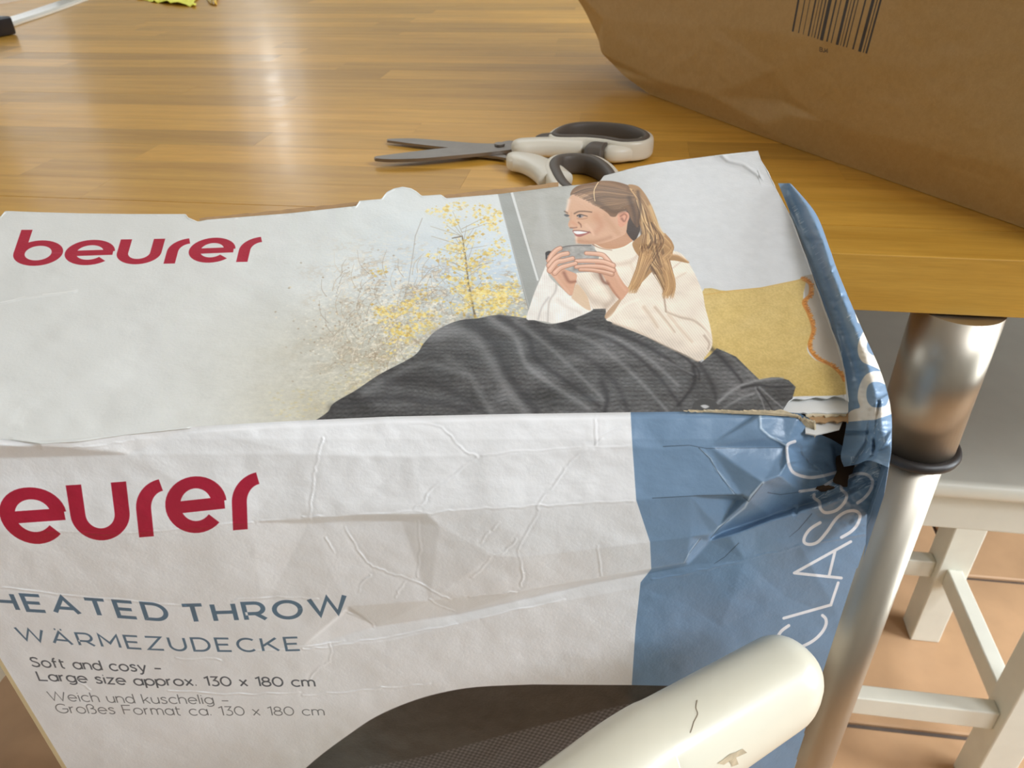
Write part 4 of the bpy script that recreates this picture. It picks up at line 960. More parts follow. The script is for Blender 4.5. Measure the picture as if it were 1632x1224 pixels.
CRACK += [Kf(p) for p in ([(720, 525), (640, 610), (600, 690), (500, 770), (430, 815), (385, 880)], [(310, 310), (380, 370), (405, 430), (470, 510), (530, 600)], [(310, 890), (240, 980), (205, 1050)],
  [(0, 1160), (300, 1100), (600, 1030), (960, 940), (1395, 858)], [(1080, 670), (1300, 590), (1500, 500), (1540, 430)], [(700, 90), (706, 175), (770, 232), (868, 285)])]
res = .00043
nS = int((BW + .004) / res); nT = int(.222 / res)
sv = np.linspace(-.001, BW + .012, nS)
eu, ev = FRONT.uv(np.array([p[0] for p in EDGE], float), np.array([p[1] for p in EDGE], float))
ttop = np.interp(sv, eu, ev)
rowt = np.linspace(0, 1, nT)
Tt = ttop[None, :] * (1 - rowt[:, None]) + .212 * rowt[:, None]
Ss = np.repeat(sv[None, :], nT, 0)
PXf, PYf = FRONT.pix(Ss, Tt)
dmm = fld(PXf, PYf)
keepr = PXf <= np.interp(PYf, [690, 705, 740, 855, 988, 1113, 1240, 1400], [1421, 1421, 1417, 1384, 1339, 1299, 1262, 1212])
dmm = blur(dmm, 2)
dmm = dmm + .25 * (dmm - dmm[:, :].mean()) * np.clip((PYf - 700) / 60, 0, 1) * np.clip((1350 - PXf) / 100, 0, 1) * (dmm > -6)
for c in CRACK:
    cc = catmull(c, 5); rr = random.Random(int(c[0][0] * 7))
    cc = [(x + rr.uniform(-1.7, 1.7), y + rr.uniform(-1.7, 1.7)) for x, y in cc]
    d_ = seg_dist(PXf, PYf, cc)
    md = .25 + 1.1 * fbm(PXf / 13, PYf / 13, 2) ** 1.5
    dmm += md * (.30 * np.exp(-(d_ / 1.25) ** 2) - .14 * np.exp(-(d_ / 5.0) ** 2))
crz = np.clip(1 - np.hypot(PXf - 1345, (PYf - 750) * 1.2) / 130, 0, 1)
dmm += crz * 2.2 * (np.abs(fbm(PXf / 26, PYf / 16, 3) - .5) * 2 - .3)
dmm += (fbm(PXf / 90 + 3, PYf / 60, 3) - .5) * 1.1 + (fbm(PXf / 16, PYf / 12, 2) - .5) * .10
top_fade = np.clip(rowt / .012, 0, 1)[:, None]
edge_d = np.interp(PXf[0], [p[0] for p in top_chain], [p[2] for p in top_chain])
dmm = dmm * top_fade + edge_d[None, :] * (1 - top_fade)
Pf = FRONT.hit(PXf, PYf, dmm / 1000)
UVf = np.stack([(Ss - Fa.a0) / (Fa.a1 - Fa.a0), (Tt - Fa.b0) / (Fa.b1 - Fa.b0)], -1)
front = grid_obj('front_panel', Pf, M_FRONT, carton, UVf, keepr)
# the lower, undamaged part of the front panel carries on below
lo = Pf[-1]; k_ = np.nonzero(keepr[-1])[0]; lo = lo[:k_[-1] + 1:12]
lower = np.stack([lo, lo * [1, 1, 0] + [0, 0, BOX_TOP - BOX_H + .002]], 0)
M_BLUE = mat('plain_blue_board', S(108, 134, 160), .34)
front_low = grid_obj('lower_front_panel', lower, M_PAPER, carton)

# ---- top panel
BACK = [(-300, 330), (-60, 334), (0, 346), (8, 336), (60, 338), (130, 340), (209, 341), (296, 341), (299, 346), (315, 353), (330, 350), (460, 340), (569, 328), (572, 320), (608, 317), (616, 306), (628, 300), (642, 297.5), (655, 300),
        (664, 305), (672, 312), (703, 310), (711, 316), (797, 309), (884, 298), (926, 294), (956, 289), (962, 280), (1018, 265), (1065, 257), (1113, 251), (1152, 246), (1208, 240), (1211, 252), (1221, 268), (1235, 297), (1262, 348), (1290, 424), (1310, 482), (1335, 552), (1345, 588), (1350, 640)]
FRT = [(x, y) for x, y in EDGE if x <= 1250] + [(1256, 640), (1266, 634), (1282, 636), (1300, 632), (1318, 635), (1330, 630), (1347, 634), (1352, 641)]
bu, bv = TOP.uv(*np.array(BACK, float).T); fu, fv = TOP.uv(*np.array(FRT, float).T)
s0 = -.014; s1 = TOP.uv(np.array(1350.), np.array(640.))[0]
nS2, nW = 640, 240
# station fractions: columns are straight in depth, the outline is looked up by ray in the picture of the sheet's own plane
col = np.linspace(0, 1, nS2)
xb = np.interp(col, np.linspace(0, 1, len(BACK)), [p[0] for p in BACK])
PXt = np.zeros((nW, nS2)); PYt = np.zeros((nW, nS2))
xcol = np.linspace(-300, 1350, nS2)
ybk = np.interp(xcol, [p[0] for p in BACK], [p[1] for p in BACK]); yfr = np.interp(xcol, [p[0] for p in FRT], [p[1] for p in FRT])
rv = np.linspace(0, 1, nW)[:, None]
PXt = np.repeat(xcol[None], nW, 0); PYt = ybk[None] * (1 - rv) + yfr[None] * rv
h = (fbm(PXt / 120, PYt / 60, 3) - .5) * 1.6 + (fbm(PXt / 14, PYt / 9, 2) - .5) * .06
h *= np.clip((1 - rv) / .05, 0, 1)
h += 2.0 * np.clip(((PXt - 1130) * .45 - (PYt - 250)) / 40, 0, 1) * (PXt > 1140)
for c, a in (([(1150, 247), (1160, 256), (1185, 262), (1213, 282)], .7), ([(0, 482), (40, 474), (120, 463)], .25), ([(20, 700), (65, 706), (160, 700), (300, 683)], .5)):
    h += a * np.exp(-(seg_dist(PXt, PYt, c) / 2.2) ** 2)
h += .5 * np.exp(-((PYt - ybk) / 2.2) ** 2) * (fbm(PXt / 5, PYt * 0, 2))
Pt = TOP.hit(PXt, PYt, h / 1000)
top_panel = grid_obj('top_flap', Pt, M_TOP, carton, top_art.uvs(Pt))
sol = top_panel.modifiers.new('board', 'SOLIDIFY'); sol.thickness = .0006; sol.offset = -1
top_panel.data.materials.append(M_PAPER); sol.material_offset_rim = 1; sol.material_offset = 1
n_t = Vector(TOP.n)
me = top_panel.data
if me.polygons[0].normal.dot(n_t) < 0: me.flip_normals()
me = front.data
if me.polygons[0].normal.dot(Vector(FRONT.n)) < 0: me.flip_normals()

def sheet(name, pxy, hts, m, plane=TOP, thick=.0006, parent=carton):
    p = plane.hit(np.array([q[0] for q in pxy], float), np.array([q[1] for q in pxy], float), np.array(hts, float) / 1000)
    nrm = np.array(plane.n); V = list(p) + list(p - nrm * thick); n = len(p)
    F = [tuple(range(n)), tuple(range(2 * n - 1, n - 1, -1))] + [(i, i + n, (i + 1) % n + n, (i + 1) % n) for i in range(n)]
    bm = bmesh.new(); vs = [bm.verts.new(v) for v in V]
    for f in F: bm.faces.new([vs[i] for i in f])
    bmesh.ops.triangulate(bm, faces=[f for f in bm.faces if len(f.verts) > 4])
    return from_bm(name, bm, m, parent)
# brown inner board peeking out behind the flap's back edge
rj = random.Random(4)
def jag(a, b, n, amp):
    return [(a[0] + (b[0] - a[0]) * k / n + (rj.uniform(-amp, amp) * .4 if 0 < k < n else 0), a[1] + (b[1] - a[1]) * k / n + (rj.uniform(-amp, amp) if 0 < k < n else 0)) for k in range(n + 1)]
def inner(name, a, b, w, hh, m):
    up_ = jag(a, b, 24, .8); dn = [(x, y + w) for x, y in up_[::-1]]
    return sheet(name, up_ + dn, [hh] * (len(up_) * 2), m, thick=.0025)
inner('inner_board_edge', (318, 348), (575, 321.5), 34, -3, M_KRAFT)
inner('inner_board_edge', (708, 311), (890, 290.5), 34, -3, M_KRAFT)
# torn layers at the crushed corner
sheet('torn_layer', jag((1245, 632), (1352, 626), 14, 1.5) + [(1352, 656)] + jag((1350, 658), (1240, 658), 14, 1.0), [-2.2] * 31, M_PAPER)
sheet('torn_layer', [(1280, 650)] + jag((1282, 655), (1352, 653), 14, 1.2) + [(1352, 674)] + jag((1350, 671), (1290, 674), 12, 2.0), [-3.4] * 30, M_KRAFT)
sheet('torn_layer', [(1278, 640), (1345, 636)] + jag((1349, 662), (1285, 664), 14, 2.2), [-2.8] * 17, M_TEAR)
sheet('torn_layer', jag((1282, 666), (1346, 664), 12, 1.2) + [(1338, 684), (1300, 693), (1284, 690)], [-5.0, ] * 16, M_PAPER)
sheet('hole_shade_sheet', [(1180, 640), (1400, 600), (1410, 770), (1180, 790)], [-26, -26, -30, -30], M_KRAFTD, thick=.002)  # dark sheet that paints the shade down in the torn hole
# torn fibre on the blue lip
up_ = jag((1090, 655), (1250, 655), 60, 1.6) + jag((1252, 657), (1299, 671), 26, 2.2) + jag((1300, 673), (1301, 694), 10, 1.6)
dn = [(x - rj.uniform(0, 1) - (2 if x > 1296 else 0), y + rj.uniform(1.6, 4.2) * min(1, (x - 1080) / 60)) for x, y in up_[::-1]]
dd = [np.interp(x, [p[0] for p in top_chain], [p[2] for p in top_chain]) + 1.2 for x, y in up_ + dn]
sheet('torn_fibre_edge', up_ + dn, dd, M_TEAR, FRONT, .0004)
# ---- right side panel, its top curling over the dented lid
St = 12
I_ = [(1240, 292), (1258, 336), (1280, 392), (1300, 450), (1322, 510), (1337, 556), (1344, 596), (1348, 636), (1349, 672), (1344, 704), (1340, 728), (1345, 744)]
M1 = [(1252, 292), (1268, 328), (1291, 384), (1312, 440), (1334, 500), (1353, 552), (1366, 596), (1376, 636), (1380, 672), (1378, 700), (1372, 722), (1366, 740)]
M2 = [(1258, 292), (1283, 326), (1308, 380), (1326, 436), (1350, 498), (1371, 550), (1385, 596), (1396, 636), (1401, 672), (1401, 698), (1396, 716), (1386, 734)]
O_ = [(1262, 294), (1300, 340), (1322, 395), (1335, 432), (1360, 492), (1383, 545), (1401, 585), (1415, 628), (1421, 664), (1421, 700), (1420, 722), (1416, 745)]
hI = [0, -1, -1.5, -1.5, -1.5, -1.5, -1.5, -2, -6, -12, -16, -22]
h1 = [1, 0, 0, 0, 0, 0, 0, 0, -2, -5, -9, -13]
h2 = [3, 8, 10, 10, 10.5, 11, 11, 10, 8, 4, 0, -2]
hO = [2, 6, 7, 7, 7.5, 8, 8, 7, 6, 5, 4, 2]
pl_ = [np.array(catmull(q, 10)) for q in (I_, M1, M2, O_)]
hl_ = [np.array(catmull([(v, 0) for v in q], 10))[:, 0] for q in (hI, h1, h2, hO)]
rows_ = []
nq = 44
ks = np.linspace(0, 3, nq)
n_ = len(pl_[0]); PX_ = np.zeros((nq, n_)); PY_ = np.zeros((nq, n_)); HH = np.zeros((nq, n_))
for i in range(n_):
    cx_ = catmull([(pl_[k][i][0], pl_[k][i][1], hl_[k][i]) for k in range(4)], 16)
    kk = np.linspace(0, len(cx_) - 1, nq)
    for c, A_ in enumerate((PX_, PY_, HH)): A_[:, i] = np.interp(kk, np.arange(len(cx_)), cx_[:, c])
# refine along the length
f_ = 5; li = np.linspace(0, n_ - 1, n_ * f_)
ref = lambda A_: np.stack([np.interp(li, np.arange(n_), A_[r]) for r in range(nq)])
PX_, PY_, HH = ref(PX_), ref(PY_), ref(HH)
qq = np.linspace(0, 1, nq)[:, None]
wr = (fbm(PX_ / 30 + 5, PY_ / 16, 3) - .5) * 3.0 * np.sin(qq * math.pi) ** .5 * np.clip(qq * 1.6, .2, 1)
HH = HH + wr + 1.0 * np.exp(-(seg_dist(PX_, PY_, [(1254, 342), (1290, 420), (1322, 506), (1334, 560)]) / 5) ** 2) * -1.6
for c, a in (([(1340, 770), (1392, 726), (1396, 690), (1400, 640)], -2.2), ([(1318, 440), (1325, 430), (1330, 424)], 1.0), ([(1385, 650), (1405, 636), (1420, 628)], 1.0), ([(1396, 720), (1412, 705), (1420, 690)], 1.2), ([(1335, 480), (1345, 470), (1352, 474)], -.8),
             ([(1345, 690), (1390, 690), (1396, 720)], -1.2), ([(1360, 740), (1382, 705), (1388, 655)], -1.6)):
    HH += a * np.exp(-(seg_dist(PX_, PY_, c) / 3.0) ** 2)
Pq = TOP.hit(PX_, PY_, HH / 1000)
out1 = Pq[-1] - TOP.v * 0 + FRONT.u * .0015 - np.array([0, 0, .012]); out2 = out1 - np.array([0, 0, .03])
Pq2 = np.concatenate([Pq, out1[None], out2[None]], 0)
sa = Art(TOP, BW * .78, BW + .05, -.03, .2, .00012)
sa.C = np.ones((sa.H, sa.W, 3)) * (np.array(BLUE) / 255.)
R4 = lambda p: fr(1180, 500, .2288, p)
LW = (214, 206, 194)
sa.poly(R4([(800, 0), (815, 60), (850, 80), (838, 40), (815, 5)]), LW)
sa.poly(catmull(R4([(870, 122), (840, 155), (818, 220), (822, 285), (850, 335), (900, 358), (960, 385), (1010, 420), (1030, 400), (980, 300), (930, 200)]), 4, True), LW)
sa.poly(catmull(R4([(892, 188), (880, 225), (890, 262), (925, 290), (935, 265), (915, 215)]), 4, True), BLUE)
sa.poly(catmull(R4([(930, 400), (880, 420), (842, 470), (820, 540), (818, 600), (832, 652), (795, 665), (755, 690), (735, 755)]), 4).tolist() + R4([(830, 746), (940, 738), (1090, 685), (1090, 560), (1040, 470), (1000, 400)]), LW)
sa.poly(catmull(R4([(960, 474), (905, 484), (880, 530), (882, 600), (915, 645), (965, 652), (1015, 636), (1036, 570), (1020, 505)]), 4, True), BLUE)
for k in range(60):
    x = rg.uniform(1330, 1420); y = rg.uniform(640, 745)
    if x < 1385 and rg.random() < .7: continue
    sa.line([(x, y), (x + rg.uniform(-8, 8), y + rg.uniform(-9, 9))], (208, 216, 222), 1.2, .5, rg.uniform(.3, .9))
for k in range(26):
    t = rg.random(); x = 1262 + 120 * t; y = 330 + 240 * t; sa.line([(x, y), (x + 6, y - 4)], (212, 218, 224), 1.0, .5, .5)
IMG_S = sa.image('carton_side_print', 1.22); M_SIDE = print_mat('printed_board_side', IMG_S, .36)
side = grid_obj('side_panel_curl', Pq2, M_SIDE, carton, sa.uvs(Pq2))
# ---- the other walls of the carton
cen = lambda u, w_, z: np.array(FL) * [1, 1, 0] + FRONT.u * u + _b * w_ + np.array([0, 0, z])
rzb = math.atan2(FRONT.u[1], FRONT.u[0]); zb = BOX_TOP - BOX_H
box('back_panel', cen(BW / 2, BD, (zb + BOX_TOP - .02) / 2), (BW - .01, .003, BOX_H - .02), M_PAPER, carton, rzb)
box('left_panel', cen(.004, BD / 2, (zb + BOX_TOP - .03) / 2), (.003, BD - .012, BOX_H - .03), M_KRAFT, carton, rzb)
box('right_panel', cen(BW - .012, BD / 2, (zb + BOX_TOP - .05) / 2), (.003, BD - .012, BOX_H - .05), M_BLUE, carton, rzb)
box('bottom_panel', cen(BW / 2, BD / 2, zb + .0015), (BW - .004, BD - .002, .003), M_KRAFT, carton, rzb)
# ------------------------------------------------------------------ paper carrier bag
ZT = 0.8999 + .0004
B0 = onz(1035, 150, ZT); B1 = onz(1620, 359, ZT)
BAG = Plane(B0, B1 - B0, (0, 0, 1))           # u runs towards the camera side, v up
if BAG.n[0] > 0: BAG.n = -BAG.n               # outward: towards the left
BL = float(np.linalg.norm(B1 - B0))
# far end of the lower edge swings up, so the outline is read in the face's own coordinates
lu, lv = BAG.uv(np.array([880., 905, 925, 945, 965, 1000, 1035, 1120, 1200, 1400, 1600, 1660]), np.array([-60., -15, 20, 60, 96, 122, 149, 188, 224, 291, 352, 372]))
lv = np.maximum(lv, 0)
nU, nV = 260, 200
topz = .27
uu = np.linspace(0, 1, nU); vv = np.linspace(0, 1, nV)[:, None]
lowv = np.interp(uu, np.linspace(0, 1, 60), np.interp(np.linspace(0, 1, 60), np.linspace(0, 1, 60), np.linspace(0, 1, 60)) * 0)
k0 = 5
uL = np.interp(np.linspace(0, topz, nV), lv[:k0 + 2][::-1], lu[:k0 + 2][::-1])      # left outline u as function of height
uR = BL + .07
Ug = uL[:, None] + (uR - uL[:, None]) * uu[None]; Vg = np.repeat(np.linspace(0, topz, nV)[:, None], nU, 1)
bx, by = BAG.pix(Ug, Vg)
ub, vb = Ug * 1000, Vg * 1000
dm = 6 * np.sin(np.clip(vb / 120, 0, 1) * math.pi / 2)
fb_ = tri_field([(-400, -600, 8), (2600, -600, 12), (-400, 900, 0), (2600, 900, 0), (1500, 120, 12), (1350, 60, 13), (1150, 60, 8)],
   [[(925, 20, -6), (945, 60, -5), (966, 96, -4), (1035, 150, 0), (1200, 225, 0), (1400, 292, 0), (1632, 362, 0), (1800, 410, 0)],
    [(905, -20, -4), (965, 30, 2), (962, 85, 2), (990, 122, 4), (1060, 128, 7), (1150, 150, 8), (1250, 160, 4), (1330, 190, 8), (1430, 215, 9), (1632, 262, 10)],
    [(1250, 160, 4), (1262, 180, 7), (1225, 205, 5), (1190, 222, 0)], [(1150, 40, 7), (1250, 110, 9), (1275, 150, 8)], [(1275, 178, 8), (1230, 196, 6)]])
dm = blur(fb_(bx, by) * 1.3, 3)
dm += (fbm(ub / 60, vb / 45, 4) - .5) * 3.5 * np.clip(vb / 40, 0, 1) + (fbm(ub / 9, vb / 9, 2) - .5) * .5
Pb = BAG.P(Ug, Vg, dm / 1000)
Pb[..., 2] = np.maximum(Pb[..., 2], ZT)
barc = Art(BAG, float(lu.min()) - .12, uR + .02, -.01, .29, .0004)
bu_, bv_ = barc.A * 1000, barc.B * 1000
KC = np.array([176, 138, 80]) / 255.
barc.C = np.ones((barc.H, barc.W, 3)) * KC + ((fbm(bu_ / 3, bv_ / 3, 4) - .5) * .04)[..., None] + ((fbm(bu_ / .8, bv_ / .8, 2) - .5) * .03)[..., None]
ZB = lambda p: fr(880, 0, .4608, p)
bars = [(832, 6), (852, 3), (868, 2), (886, 5), (897, 2), (907, 3), (918, 4), (931, 11), (950, 5), (965, 3), (985, 9), (997, 2), (1007, 4), (1018, 3), (1040, 5), (1063, 10), (1076, 3), (1086, 6)]
for zx, wd in bars:
    t = (zx - 832) / 254.; yb = 108 + 76 * t; ltx = 21 + 10 * t
    H_ = 190
    x1_ = zx + ltx * H_ / 108 * .95
    barc.poly(ZB([(zx - wd / 2, yb), (zx + wd / 2, yb + wd * .3), (x1_ + wd / 2, yb - H_ + wd * .3), (x1_ - wd / 2, yb - H_)]), (44, 36, 30), .95, .7)
write(barc, 'BJ4', [(1306, 81.5, 6.2), (1320, 84.5, 6.2)], (60, 46, 34), .09, .2, x0=1306.5, x1=1319.5, shear=lambda x: -.05)
IMG_B = barc.image('bag_print', 1.0); M_BAG = print_mat('kraft_paper_printed', IMG_B, .62, .12)
M_BAGP = mat('kraft_paper', S(176, 138, 80), .62, noise=.06, nscale=80, bump=.15, bscale=300)
bag = empty('paper_bag', (float((B0[0] + B1[0]) / 2 + .1), float((B0[1] + B1[1]) / 2 + .05), .9), 0, 'big brown kraft paper bag with a printed barcode standing on the table', 'bag')
grid_obj('front_face', Pb, M_BAG, bag, barc.uvs(Pb))
BT = .15
Pk = Pb - BAG.n * BT
Pk[..., 2] = np.maximum(Pk[..., 2], ZT)
s_ = slice(None, None, 6)
grid_obj('back_face', Pk[s_, s_], M_BAGP, bag)
def gusset(name, A_, B_, inw):
    m_ = (A_ + B_) / 2 + inw
    c = [A_ * (1 - t) + m_ * t for t in np.linspace(0, 1, 6)] + [m_ * (1 - t) + B_ * t for t in np.linspace(0, 1, 6)][1:]
    grid_obj(name, np.stack(c, 1), M_BAGP, bag)
hv = np.linspace(0, 1, len(Pb[s_]))[:, None]
gusset('side_gusset', Pb[s_, 0], Pk[s_, 0], BAG.u * (.035 * hv))
gusset('side_gusset', Pb[s_, -1], Pk[s_, -1], -BAG.u * (.035 * hv))
grid_obj('bottom_face', np.stack([Pb[0, s_], Pk[0, s_]], 0), M_BAGP, bag)

# ------------------------------------------------------------------ scissors
scis = empty('scissors', tuple(onz(800, 238, .9)), 0, 'grey bladed scissors with white and grey handles lying open on the table', 'scissors')
Q = lambda p, z: [tuple(onz(560 + .3309 * a, 150 + .3309 * b, z)) for a, b in p]
def slab(name, pts_, z0, z1, m, bev=0):
    lo_ = [Vector(p) for p in Q(pts_, z1)]; bm = bmesh.new()
    T_ = [bm.verts.new(p) for p in lo_]; Bm = [bm.verts.new((p.x, p.y, z0)) for p in lo_]; n = len(T_)
    bm.faces.new(T_); bm.faces.new(Bm[::-1])
    for i in range(n): bm.faces.new((T_[i], Bm[i], Bm[(i + 1) % n], T_[(i + 1) % n]))
    if bev: bmesh.ops.bevel(bm, geom=[e for e in bm.edges if all(abs(v.co.z - z1) < 1e-5 for v in e.verts)], offset=bev, segments=2, affect='EDGES')
    return from_bm(name, bm, m, scis)
zt = .9004
ua = catmull([(170, 215), (300, 213), (450, 224), (600, 236), (740, 238)], 6).tolist() + catmull([(760, 268), (640, 275), (520, 262), (400, 250), (280, 236), (172, 222)], 6).tolist()
slab('blade', ua, zt + .002, zt + .004, M_BLADE, .0006)
lb_ = catmull([(108, 300), (250, 282), (400, 264), (560, 248), (700, 236), (760, 222), (830, 238), (820, 262)], 6).tolist() + catmull([(760, 268), (640, 282), (480, 297), (320, 310), (180, 313), (112, 308)], 6).tolist()
slab('blade', lb_, zt + .0042, zt + .0068, M_BLADE, .0008)
slab('blade_tang', [(620, 285), (740, 290), (760, 310), (700, 300), (610, 292)], zt + .002, zt + .004, M_BLADE)
pv = onz(560 + .3309 * 714, 150 + .3309 * 246, .9075); bm = bmesh.new()
sweep(bm, [tuple(pv), (pv[0], pv[1], .909)], circ(.0042, 20), up=(0, 1, 0)); from_bm('pivot_screw', bm, M_BLADE, scis)
def ring(name, pts_, zt_, wds, htot, mwhite, mgrey, inset=.5):
    """finger loop: soft grey lining inside, hard white shell outside"""
    c = catmull(Q(pts_, zt_), 8, True); n = len(c)
    ws = np.interp(np.arange(n) / n, np.linspace(0, 1, len(wds) + 1), list(wds) + [wds[0]])
    ctr = c.mean(0); zc = zt_ - htot / 2
    area2 = sum(c[i][0] * c[(i + 1) % n][1] - c[(i + 1) % n][0] * c[i][1] for i in range(n)); sg = 1 if area2 > 0 else -1
    P3 = [(p[0], p[1], zc) for p in c]
    def sec(x0, x1, k=10, hs=1.0):
        def f(i):
            w_ = ws[i]; out = []
            for j in range(20):
                t = 2 * math.pi * j / 20; ct, st_ = math.cos(t), math.sin(t)
                x = abs(ct) ** .6 * (1 if ct >= 0 else -1); y = abs(st_) ** .6 * (1 if st_ >= 0 else -1)
                xx = (x0 + x1) / 2 + (x1 - x0) / 2 * x
                out.append((sg * xx * w_, y * htot / 2 * hs))
            return out
        return f
    bm = bmesh.new(); sweep(bm, P3, sec(-.1, .5, hs=.9), closed=True); from_bm(name, bm, mwhite, scis, True)
    bm = bmesh.new(); sweep(bm, P3, sec(-.5, .22, hs=1.06), closed=True); from_bm('grip_lining', bm, mgrey, scis, True)
ring('upper_handle', [(975, 178), (1030, 148), (1110, 135), (1220, 136), (1330, 148), (1405, 172), (1432, 196), (1400, 216), (1310, 222), (1220, 208), (1130, 200), (1040, 200), (985, 196)], .918, [.009] * 13, .0165, M_GRIPW, M_GREY)
ring('lower_handle', [(985, 300), (1030, 288), (1100, 286), (1170, 298), (1225, 330), (1262, 375), (1275, 430), (1240, 470), (1160, 480), (1070, 462), (1010, 420), (978, 370), (965, 330)], .915, [.012, .011, .011, .011, .011, .011, .011, .011, .012, .012, .013, .013, .013], .0145, M_GRIPW, M_GREY)
def shank(name, pts_, z, w0, w1, hh, m):
    c = catmull(Q(pts_, z), 8); n = len(c); bm = bmesh.new()
    sc_ = [(w0 + (w1 - w0) * i / (n - 1), 1) for i in range(n)]
    
    for i_ in range(6): sc_[i_] = (sc_[i_][0] * [.35, .6, .75, .86, .93, .98][i_], [.4, .62, .78, .88, .94, .98][i_])
    se = [(abs(math.cos(t)) ** .7 * math.copysign(1, math.cos(t)) * .5, abs(math.sin(t)) ** .7 * math.copysign(1, math.sin(t)) * hh / 2) for t in [2 * math.pi * k / 20 for k in range(20)]]
    sweep(bm, [(p[0], p[1], z - hh / 2) for p in c], se, scale=sc_); return from_bm(name, bm, m, scis, True)
shank('upper_shank', [(775, 222), (850, 215), (940, 212), (1040, 214), (1120, 218)], .9165, .020, .022, .014, M_GRIPW)
shank('shank_cover', [(880, 196), (940, 188), (990, 186)], .9175, .006, .008, .014, M_GREY)
shank('lower_shank', [(745, 285), (800, 285), (870, 300), (940, 335), (985, 375)], .914, .020, .026, .013, M_GRIPW)
shank('grip_band', [(1128, 232), (1175, 236), (1218, 240)], .9172, .024, .024, .0155, M_GREY)
shank('handle_end', [(1215, 238), (1290, 240), (1360, 228), (1410, 206)], .9150, .024, .010, .0135, M_GRIPW)

# ------------------------------------------------------------------ the chair the carton stands on; its back rail is in the foreground
RZ = 0.8385
e0 = onz(1238, 1092, RZ); e1 = onz(1010, 1232, RZ)
dx_ = (e1 - e0) / np.linalg.norm(e1 - e0)
CYAW = math.radians(-12)
seat_z = BOX_TOP - BOX_H
rail_pts = [e0, e0 + dx_ * .05, e1, e1 + np.array([-.05, -.034, 0]), e1 + np.array([-.12, -.058, 0]), e1 + np.array([-.19, -.065, 0]), e1 + np.array([-.25, -.05, 0])]
mid = (rail_pts[0] + rail_pts[-1]) / 2
chair = empty('chair', (float(mid[0]), float(mid[1]), 0), 0, 'white chair with a chipped rounded back rail in the foreground, carrying the carton', 'chair')
rp = catmull(rail_pts, 14); n = len(rp); dist = np.concatenate([[0], np.cumsum(np.linalg.norm(np.diff(rp, axis=0), axis=1))]); tot = dist[-1]
rr_ = .0165; capn = 9
path = []; scl = []
for k in range(capn):
    a = (k + .25) / capn * math.pi / 2
    path.append(rp[0] - dx_ * rr_ * math.cos(a)); scl.append((math.sin(a), math.sin(a)))
for i in range(1, n - 1): path.append(rp[i]); scl.append((1 + .15 * min(1, dist[i] / .12), 1 + .25 * min(1, dist[i] / .12)))
dl = (rp[-1] - rp[-2]) / np.linalg.norm(rp[-1] - rp[-2])
for k in range(capn - 1, -1, -1):
    a = (k + .25) / capn * math.pi / 2
    path.append(rp[-1] + dl * rr_ * math.cos(a)); scl.append((1.15 * math.sin(a), 1.25 * math.sin(a)))
se = [(abs(math.cos(t)) ** .85 * math.copysign(1, math.cos(t)) * .0155, abs(math.sin(t)) ** .85 * math.copysign(1, math.sin(t)) * .019) for t in [2 * math.pi * k / 36 for k in range(36)]]
bm = bmesh.new(); sweep(bm, [tuple(p) for p in path], se, scale=scl)
rail = from_bm('back_rail', bm, M_WHITE, chair, True)
# hairline crack and chipped paint
M_CRACK = mat('crack', S(120, 104, 80), .8); M_CHIP = mat('bare_primer', S(176, 160, 132), .8, noise=.25, nscale=300)
def on_rail(x, y):
    """nearest rail surface point under a view ray"""
    r = rays(np.array(x, float), np.array(y, float)); r = Vector(r).normalized()
    return bvh.ray_cast(Vector(CAMP), r)
from mathutils.bvhtree import BVHTree
bm = bmesh.new(); bm.from_mesh(rail.data); bvh = BVHTree.FromBMesh(bm); bm.free()
cp = []
for x, y in catmull([(1111, 1116), (1109, 1128), (1112, 1138), (1106, 1150), (1103, 1160), (1100, 1168)], 3):
    hit = on_rail(x, y)
    if hit[0]: cp.append((hit[0] + hit[1] * .00002, hit[1]))
if len(cp) > 3:
    bm = bmesh.new(); sweep(bm, [c[0] for c in cp], circ(.00016, 6), up=tuple(cp[0][1])); from_bm('paint_crack', bm, M_CRACK, rail)
rc = random.Random(3); chips = [[(1144, 1216), (1152, 1210), (1162, 1203), (1174, 1197), (1184, 1194), (1188, 1199), (1180, 1203), (1172, 1208), (1176, 1216), (1166, 1220), (1160, 1212), (1152, 1218)]]
for ch in chips:
    bm = bmesh.new(); vs = []
    c0 = on_rail(sum(p[0] for p in ch) / len(ch), sum(p[1] for p in ch) / len(ch))
    if c0[0]:
        vc = bm.verts.new(c0[0] + c0[1] * .0003)
        for x, y in ch:
            for k in range(3):
                hit = on_rail(x + rc.uniform(-2, 2), y + rc.uniform(-2, 2))
                if hit[0]: vs.append(bm.verts.new(hit[0] + hit[1] * .0002))
                break
        for i in range(len(vs)): bm.faces.new((vc, vs[i], vs[(i + 1) % len(vs)]))
        from_bm('chipped_patch', bm, M_CHIP, rail)
cs = np.array([math.cos(CYAW), -math.sin(CYAW)]); cf = np.array([math.sin(CYAW), math.cos(CYAW)])
sm = np.array([-.03, .335])
bm = bmesh.new(); bm_box(bm, (sm[0], sm[1], seat_z - .0105), (.35, .36, .02), -CYAW, bev=.006, seg=3)
from_bm('seat', bm, M_WHITE2, chair)
cor = [sm + cs * sx * .13 + cf * sy * .15 for sx in (-1, 1) for sy in (-1, 1)]
for c in cor: box('leg', (c[0], c[1], (seat_z - .021 + .0055) / 2), (.034, .034, seat_z - .021 - .0055), M_WHITE2, chair, -CYAW, bev=.002)
for sy in (-1, 1):
    c = sm + cf * sy * .15; box('apron', (c[0], c[1], seat_z - .046), (.26 - .034, .02, .05), M_WHITE2, chair, -CYAW); box('stretcher', (c[0], c[1], .22), (.26 - .034, .018, .026), M_WHITE2, chair, -CYAW)
